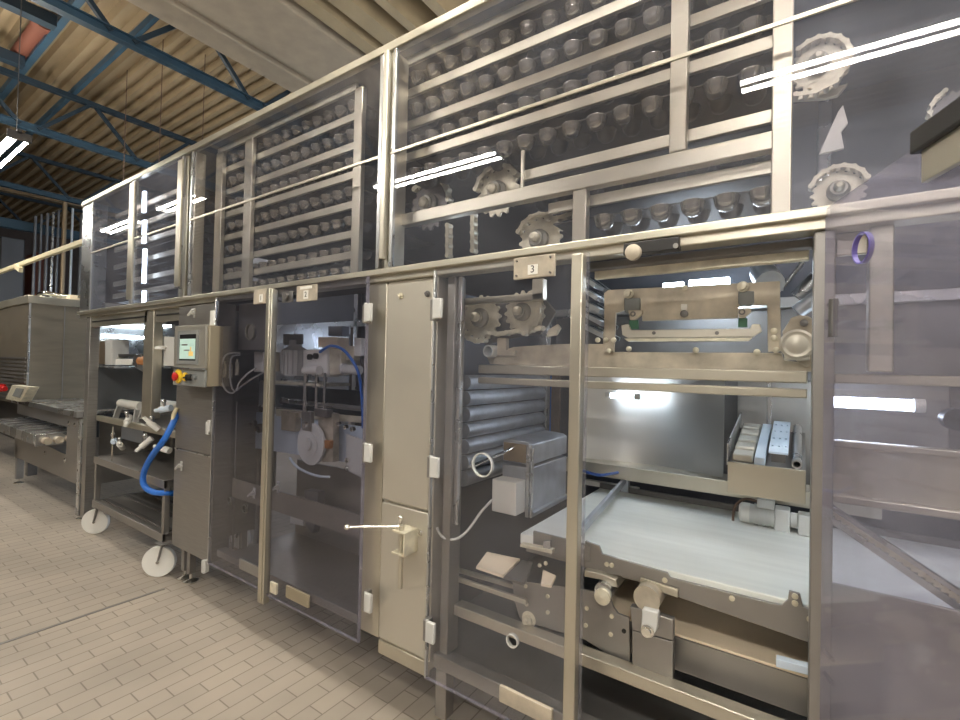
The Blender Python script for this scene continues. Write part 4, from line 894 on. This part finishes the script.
tube_thing('cable', [QY(264, 372, 1.88), QY(252, 379, 1.84), flank(242, 386, .03), flank(235, 391, .03), flank(231, 384, .03), flank(230, 368, .03), flank(232, 357, .03), flank(240, 355, .03)], .006, 'plastic_pale', 'grey cable looping behind the door marked 1, rear loop', 'cable')
for i, (px, py) in enumerate(((224, 370), (230.5, 371), (237, 368))):
    q = flank(px, py, .016); tag(MB().cyl(q-Vector((0, 0, .05)), q+Vector((0, 0, .04)), .014, 12).cyl(q+Vector((0, 0, .04)), q+Vector((0, 0, .06)), .008, 10).build('pressure_valve', 'zinc'), ['left', 'middle', 'right'][i]+' small grey valve in the row behind the door marked 1', 'valve', 'grey valves behind the door marked 1')
ebox('inner_cover', -3.23, QY(266, 330, 1.70).x, 1.735, 1.745, zq(240, 350, 1.735), 2.0, 'steel_shade')
ebox('inner_shelf', -3.2, -2.60, 1.95, 2.2, zq(250, 379, 2.0)-.02, zq(250, 379, 2.0), 'zinc')
ebox('inner_panel', -3.23, QY(236, 450, 1.75).x, 1.74, 1.755, .3, QY(222, 400, 1.75).z, 'steel_shade')
ebox('lower_apron', -3.19, -1.76, 2.20, 2.22, .30, .86, 'steel_shade')
for px, py, lb in ((255, 493, 'on the apron behind the door marked 1'), (279, 487, 'low behind the door marked 2, at its left edge')):
    q = QY(px, py, 1.70); o = thing('wing_fitting', 'pale wing fitting '+lb, 'fitting', q)
    wing(px, py, 1.70, o)
    o['label'] = 'pale wing fitting '+lb
ebox('fitting_strip', -3.19, -1.76, 1.705, 1.715, QY(255, 497, 1.7).z-.05, QY(255, 485, 1.7).z, 'steel_shade', 0)
T = thing('pedestal', 'grey stand with splayed legs low behind the door marked 2', 'stand', (QY(310, 520, 2.1).x, 2.1, .3))
MB().plateY([(304, 490), (318, 492), (316, 520), (312, 534), (306, 526)], 2.05, .06).build('column', 'pipe_grey', T, .004)
MB().plateY([(290, 504), (303, 500), (303, 526), (290, 523)], 2.12, .02).build('side_panel', 'plastic_pale', T, .002)
MB().plateY([(318, 502), (338, 512), (318, 522)], 2.12, .02).build('gusset', 'plastic_pale', T, .002)
tube_thing('cable', [QY(290, 458, 1.95), QY(296, 466, 1.93), QY(306, 472, 1.93), QY(318, 476, 1.95), QY(330, 477, 2.0)], .008, 'plastic_blue_white', 'pale blue cable sagging under the crank disc', 'cable')

# ============================================================ open bay at the left
for i, (xa_, xb_, py) in enumerate([(98, 150, 323), (98, 146, 335), (156, 172, 325)]):
    a_ = QX(xa_, py, -5.82); b_ = QX(xb_, py+(xb_-xa_)*.075, -5.82)
    t = thing('light_tube', ['upper lit tube on the end wall of the open bay at the left', 'lower lit tube on the end wall of the open bay at the left', 'lit tube in the open bay right of the bay post'][i], 'light tube', (-5.82, (a_.y+b_.y)/2, a_.z), 'lit tubes in the open bay')
    MB().cyl((-5.82, a_.y+.02, a_.z), (-5.82, b_.y-.02, a_.z), .009, 12).build('tube', 'tube_cool', t)
    for yy in (a_.y, b_.y): MB().box(-5.885, -5.80, yy-.012, yy+.02, a_.z-.02, a_.z+.02).build('end_cap', 'plastic_white', t)
T = thing('bay_actuator', 'pale grey actuator box on the shelf of the open bay', 'actuator', QY(103, 364, 1.74))
MB().plateY([(99, 341), (105, 341), (105, 364), (99, 364)], 1.74, .12).build('body', 'pipe_bronze', T, .004)
MB().plateY([(105, 339), (112, 339), (112, 365), (105, 365)], 1.73, .14).build('end_plate', 'plastic_pale', T, .004)
MB().plateY([(112, 359), (140, 359), (140, 365), (112, 365)], 1.76, .05).build('slide_bar', 'plastic_white', T, .004)
MB().plateY([(112, 354), (138, 354), (138, 357), (112, 357)], 1.78, .05).build('slide_rod', 'black', T, .002)
T = thing('wooden_roller', 'brown wooden roller held by grey brackets in the open bay', 'roller', QY(150, 362, 1.72))
a_ = QY(142, 361, 1.72); b_ = QY(161, 361, 1.72)
MB().cyl((a_.x, 1.72, a_.z), (b_.x, 1.72, a_.z), .045, 18).build('roller', 'wood_brown', T)
MB().plateY([(135, 354), (141, 354), (141, 364), (150, 372), (158, 366), (160, 366), (152, 374), (146, 374), (131, 365)], 1.69, .03).build('bracket', 'steel_cool', T, .003)
MB().plateY([(160, 336), (174, 337), (174, 366), (160, 366)], 1.69, .05).build('side_box', 'plastic_pale', T, .003)
MB().lathe([(.06, 0), (.06, .02), (.03, .03), (.001, .032)], QY(162, 349.5, 1.68), (0, 0, 1), 18).build('cap', 'plastic_white', T)
T = thing('bay_conveyor', 'narrow conveyor table with steel rail in the open bay', 'conveyor', QY(130, 430, 1.9))
zt_ = QY(95, 415, 1.66).z
MB().box(-5.62, -3.82, 1.66, 1.70, zt_-.05, zt_).build('front_rail', 'steel', T, .003)
MB().box(-5.62, -3.82, 1.70, 2.36, zt_-.06, zt_-.045).build('table_plate', 'steel_shade', T, .002)
MB().box(-5.0, -4.55, 1.662, 1.675, zt_-.16, zt_-.05).build('motor_plate', 'pipe_grey', T, .003)
for xx in (-5.55, -3.9): MB().box(xx-.03, xx+.03, 2.30, 2.36, 0, zt_-.045).build('leg', 'steel_shade', T, .003)
for i, (a, b, lb) in enumerate([((121, 403), (141, 401), 'short white roller left of the bay post'), ((147, 402), (182, 398), 'long white roller right of the bay post')]):
    p_ = QY(*a, 1.85); q_ = QY(*b, 1.85); t = thing('white_roller', lb, 'roller', p_, 'white rollers in the open bay')
    MB().cyl(p_, (q_.x, 1.85, p_.z), .04, 18).build('roller', 'plastic_white', t)
    MB().bar(Vector((p_.x+.03, 1.84, p_.z)), Vector((p_.x-.10, 1.84, p_.z-.16)), .02, .05, (0, 1, 0)).build('arm', 'plastic_pale', t, .003)
    MB().bar(Vector((q_.x-.03, 1.84, p_.z)), Vector((q_.x-.09, 1.84, p_.z-.18)), .02, .05, (0, 1, 0)).build('arm', 'plastic_pale', t, .003)
FIT = [(114, 441, 'hanging under the rail at the left'), (121, 446, 'lying left on the trolley side'), (153, 425, 'on the rail beside the blue hose'), (164, 449, 'white, lying right of the blue hose'), (165, 409, 'pale blue, on the rail near the cabinet'), (146, 443, 'small, under the rail left of the blue hose'), (128, 420, 'on the rail left of the bay post')]
for i, (px, py, lb) in enumerate(FIT):
    q = QY(px, py, 1.62); t = thing('hose_coupling', 'pale hose coupling '+lb, 'coupling', q, 'pale hose couplings in the open bay')
    a0 = .9*i; ax = Vector((math.cos(a0)*.8, -.3, .35*math.sin(a0))).normalized(); bm_ = 'plastic_blue_white' if i in (0, 4) else 'plastic_white'
    MB().cyl(q-ax*.055, q+ax*.045, .024, 14).cyl(q+ax*.045, q+ax*.09, .015, 12).build('sleeve', bm_, t)
    MB().cyl(q, q+Vector((.0, -.01, .055)), .012, 10).sph(q+Vector((0, -.01, .06)), .018).build('valve_knob', 'steel_cool', t)
tube_thing('blue_hose', [QY(178, 412, 1.60), QY(172, 425, 1.54), QY(164, 440, 1.50), QY(152, 456, 1.49), QY(144, 472, 1.49), QY(144, 485, 1.50), QY(153, 492, 1.53), QY(166, 493, 1.58), QY(180, 493.5, 1.70)], .021, 'hose_blue', 'thick bright blue hose curving down beside the grey cabinet', 'hose')
tube_thing('white_strap', [QY(177, 408, 1.58), QY(174, 414, 1.56), QY(173, 420, 1.55)], .014, 'cream_rail', 'cream strap end at the top of the blue hose', 'strap')

# trolley
T = thing('trolley', 'low two shelf steel trolley on white castors in front of the open bay', 'trolley', (-4.58, 1.85, 0))
X0, X1, Ya, Yb = -5.30, -3.86, 1.56, 2.25
zt_ = .70; zl_ = .305
def shelf(z, name, hh):
    o = MB().box(X0, X1, Ya, Yb, z-.012, z).box(X0, X1, Ya-.003, Ya+.02, z-hh, z+.01).box(X0, X1, Yb-.02, Yb, z-hh, z+.01).box(X0, X0+.02, Ya, Yb, z-hh, z+.01).box(X1-.02, X1, Ya, Yb, z-hh, z+.01).build(name, 'steel_shade', T, .002)
    return o
shelf(zt_, 'top_shelf', .05)
o = shelf(zl_, 'lower_shelf', .05)
for k in range(4): MB().box(X0+.05, X1-.05, Ya+.06+.16*k, Ya+.10+.16*k, zl_+.001, zl_+.012).build('shelf_slat', 'steel_dark', o, .002)
for X in (X0+.025, X1-.025):
    for Y in (Ya+.025, Yb-.025): MB().box(X-.02, X+.02, Y-.02, Y+.02, zl_-.05, zt_).build('leg', 'steel_shade', T, .003)
for n_, (X, Y, aa) in enumerate(((X0+.0, Ya+.03, .75), (X1-.04, Ya+.0, .80), (X0+.05, Yb-.06, .3), (X1-.08, Yb-.06, .1))):
    ax = Vector((math.sin(aa), -math.cos(aa), 0)); c_ = Vector((X, Y, .112))
    fk = MB()
    for s_ in (-1, 1): fk.bar(c_+ax*(.028*s_)+Vector((.045, .01, .145)), c_+ax*(.028*s_), .006, .035, ax)
    fk.box(X+.0, X+.09, Y-.035, Y+.045, .25, .258); fo = fk.build('caster_fork', 'steel_shade', T, .001)
    MB().lathe([(.03, -.022), (.095, -.018), (.108, -.02), (.112, -.012), (.112, .012), (.108, .02), (.095, .018), (.03, .022)], c_, ax, 32).build('wheel', 'plastic_white', fo)
    MB().cyl(c_-ax*.034, c_+ax*.034, .012, 12).build('axle', 'chrome', fo)
tag(MB().cyl((-5.0, 1.60, zt_), (-5.0, 1.60, zt_+.30), .006, 8).build('thin_rod', 'chrome'), 'thin upright rod at the left end of the trolley shelf', 'rod')

# infeed conveyor and oven at the far left
T = thing('infeed_conveyor', 'steel infeed conveyor table on legs beside the oven', 'conveyor', (-7.0, 2.1, 0))
MB().box(-8.00, -5.93, 1.62, 2.75, 1.03, 1.06).build('table_top', 'steel_cool', T, .003)
MB().box(-8.25, -5.80, 1.56, 1.61, 1.02, 1.075).build('top_rail', 'steel_cool', T, .003)
MB().box(-8.20, -5.75, 1.61, 1.63, .88, 1.02).build('upper_fascia', 'steel_shade', T, .002)
MB().prism([[Vector((-8.25, 1.605, .33)), Vector((-5.85, 1.605, .35)), Vector((-5.85, 1.605, .99)), Vector((-6.25, 1.605, .99)), Vector((-6.25, 1.605, .60)), Vector((-8.25, 1.605, .66))]], (0, .02, 0)).build('front_plate', 'steel_shade', T, .002, smooth=False)
MB().box(-8.35, -6.35, 1.38, 1.75, .80, .815).box(-8.35, -6.35, 1.37, 1.385, .72, .82).box(-6.36, -6.33, 1.38, 1.75, .70, .82).build('drip_tray', 'steel_cool', T, .003)
for k in range(7): MB().box(-8.1+.26*k, -8.02+.26*k, 1.40, 1.72, .815, .824).build('tray_slat', 'steel_dark', T)
m_ = MB()
for k in range(3): m_.cyl((-6.33, 1.46+.09*k, .755), (-6.24, 1.46+.09*k, .755), .035, 12)
m_.build('roller_ends', 'dirty_plate', T)
for X in (-6.15, -5.97): MB().lathe([(.025, 0), (.025, .012), (.012, .014), (.001, .02)], (X, 1.60, .93), (0, -1, 0), 14).build('bolt', 'chrome', T)
for px, py in ((46, 453), (66, 460)): MB().lathe([(.025, 0), (.025, .012), (.001, .02)], QY(px, py, 1.605), (0, -1, 0), 12).build('bolt', 'chrome', T)
MB().box(-5.86, -5.78, 1.59, 1.66, .06, 1.0).build('end_post', 'steel_cool', T, .004)
for X, Y in ((-8.15, 1.64), (-5.9, 1.66), (-8.15, 2.7)): leg(X, Y, .5, .07, parent=T)
T = thing('oven_housing', 'tall plain stainless oven housing left of the machine', 'oven', (-9.5, 2.3, 0))
mat('oven_steel', (.27, .235, .185), .42, .65, noise=.12, nscale=3, stretch=(1, 1, 6), rvar=.05)
MB().box(-11.2, -8.02, 1.65, 3.2, .98, 2.30).build('body', 'oven_steel', T, .01)
MB().box(-11.22, -8.0, 1.63, 3.22, 2.28, 2.38).build('top_rim', 'steel', T, .006)
MB().box(-8.02, -8.012, 1.99, 2.00, .98, 2.28).build('panel_seam', 'steel_shade', T)
MB().box(-8.02, -8.0, 1.645, 1.665, .98, 2.28).build('corner_trim', 'steel_cool', T, .003)
m_ = MB()
for k in range(12): m_.box(-11.2, -8.05, 1.635, 1.65, 1.02+k*.05, 1.045+k*.05)
m_.build('vent_slats', 'steel_dark', T)
MB().box(-11.1, -8.45, 1.75, 3.1, .45, .98).build('base', 'black', T, .004)
for X, Y in ((-8.6, 1.85), (-8.6, 3.0), (-11, 1.85), (-11, 3.0)): MB().box(X-.05, X+.05, Y-.05, Y+.05, 0, .46).build('leg', 'steel_dark', T, .003)
q = QY(17, 394, 1.5)
T = thing('pendant_box', 'tilted grey green button box with red stop at the conveyor end', 'button box', q)
MB().plateY([(5, 399), (12, 385), (28, 387), (20, 402)], 1.5, .10).build('case', 'zinc', T, .006)
MB().plateY([(12, 396), (16, 388), (23, 389), (19, 398)], 1.49, .012).build('front_inset', 'hmi_bezel', T, .003)
MB().lathe([(.03, 0), (.03, .05), (.05, .06), (.05, .08), (.001, .09)], QY(5, 389, 1.52), (-1, -.3, .2), 16).build('stop_button', 'red', T)
a_ = QY(16, 402, 1.55); MB().cyl((a_.x, 1.58, 1.05), (a_.x, 1.58, a_.z), .03, 12).build('stand', 'steel_shade', T)
# things on top of the oven
T = tube_thing('bent_pipe', [QY(36, 300, 1.9), QY(40, 294, 1.9), QY(46, 293, 1.9), QY(56, 295, 2.0), QY(72, 297, 2.1), QY(92, 298, 2.3)], .03, 'chrome', 'bright bent pipe lying along the oven top', 'pipe')
tag(MB().box(-8.6, -8.1, 2.05, 2.4, 2.38, 2.45).build('top_cover', 'belt_beige', bevel=.01), 'pale cover plate on the oven top next to the bent pipe', 'cover')
# cream rail leading to the machine end
a_ = QY(0, 272, 1.62); b_ = QY(87, 240.5, 1.62)
T = thing('cream_rail', 'long cream rail running to the machine end above the oven', 'rail', b_)
MB().bar(a_+(a_-b_)*.2, b_, .04, .05).build('rail', 'cream_rail', T, .003)
MB().bar(QY(16, 266, 1.60), QY(21, 270, 1.60), .04, .06).build('bracket', 'cream_rail', T)
# pipes and posts beyond the oven
PX = [(64, 60, 66, 202, 302, 3.2, 'pipe_bronze', 'tall bronze coloured post beyond the oven'), (71, 69.5, 72.5, 208, 300, 4.5, 'window_pale', 'slim pale upright standing in for a bright window slit, right of the bronze post'),  # pale upright colour stands in for a bright window slit
      (34, 32, 36, 216, 300, 5, 'pipe_grey', 'first thin grey pipe from the left beyond the oven'), (40, 38.5, 41.5, 214, 300, 5, 'pipe_grey', 'second thin grey pipe from the left beyond the oven'),
      (46, 44, 48, 213, 300, 5, 'pipe_grey', 'third thin grey pipe from the left beyond the oven'), (52, 50, 53.5, 212, 300, 5, 'steel_cool', 'fourth pipe from the left beyond the oven, brighter'), (57, 55.5, 58.5, 210, 300, 5, 'pipe_grey', 'pipe just left of the bronze post beyond the oven'), (80, 78, 83, 214, 300, 4.2, 'pipe_grey', 'grey pipe between bronze post and machine end')]
mat('window_pale', (.72, .80, .9), .3, .2)
for _, xa_, xb_, ya, yb_, Y, m__, lb in PX:
    Xp = -13.0 if Y < 4 else -13.4-.12*Y
    a_ = QX(xa_, 260, Xp); b_ = QX(xb_, 260, Xp); zt_ = QX((xa_+xb_)/2, ya, Xp).z
    tag(MB().cyl((Xp, (a_.y+b_.y)/2, 0), (Xp, (a_.y+b_.y)/2, zt_), abs(b_.y-a_.y)*.42, 14).build('upright_pipe', m__), lb, 'pipe', 'uprights beyond the oven')
for i, (xa_, ya, xb_, yb_, Y, lb) in enumerate([(0, 222, 88, 238, 5.5, 'dull blue beam low across the dark end of the hall'), (0, 186, 66, 200, 5.0, 'dark beam under the roof at the far left')]):
    a_ = QX(xa_, ya, -14.2); b_ = QX(xb_, yb_, -14.2)
    tag(MB().bar(a_+(a_-b_)*.5, b_+(b_-a_)*.5, .16, .2).build('cross_beam', ['paint_blue', 'pipe_bronze'][i], bevel=.01), lb, 'beam')
for i, (xa_, xb_, ya, yb_) in enumerate([(0, 25, 240, 262), (7, 22, 263, 300), (68, 80, 240, 262)]):
    a_ = QX(xa_, yb_, -15.5); b_ = QX(xb_, ya, -15.5)
    tag(MB().box(-16.5-i*1.5, -15.5-i*1.5, a_.y, b_.y, 0, b_.z).build('storage_unit', ['pipe_grey', 'wall_hall', 'brown_pipe'][i], bevel=.02), ['dark grey', 'pale', 'brown'][i]+' tall unit against the dark end of the hall', 'unit')

# ============================================================ view
w = bpy.data.worlds.new('world'); S.world = w; w.use_nodes = True
w.node_tree.nodes['Background'].inputs[0].default_value = (.75, .85, 1, 1); w.node_tree.nodes['Background'].inputs[1].default_value = 1.0
S.view_settings.view_transform = 'Standard'; S.view_settings.look = 'None'; S.view_settings.gamma = 1.0; S.view_settings.use_curve_mapping = False
S.view_settings.exposure = .78
S.cycles.transparent_max_bounces = 24
S.cycles.max_bounces = 10
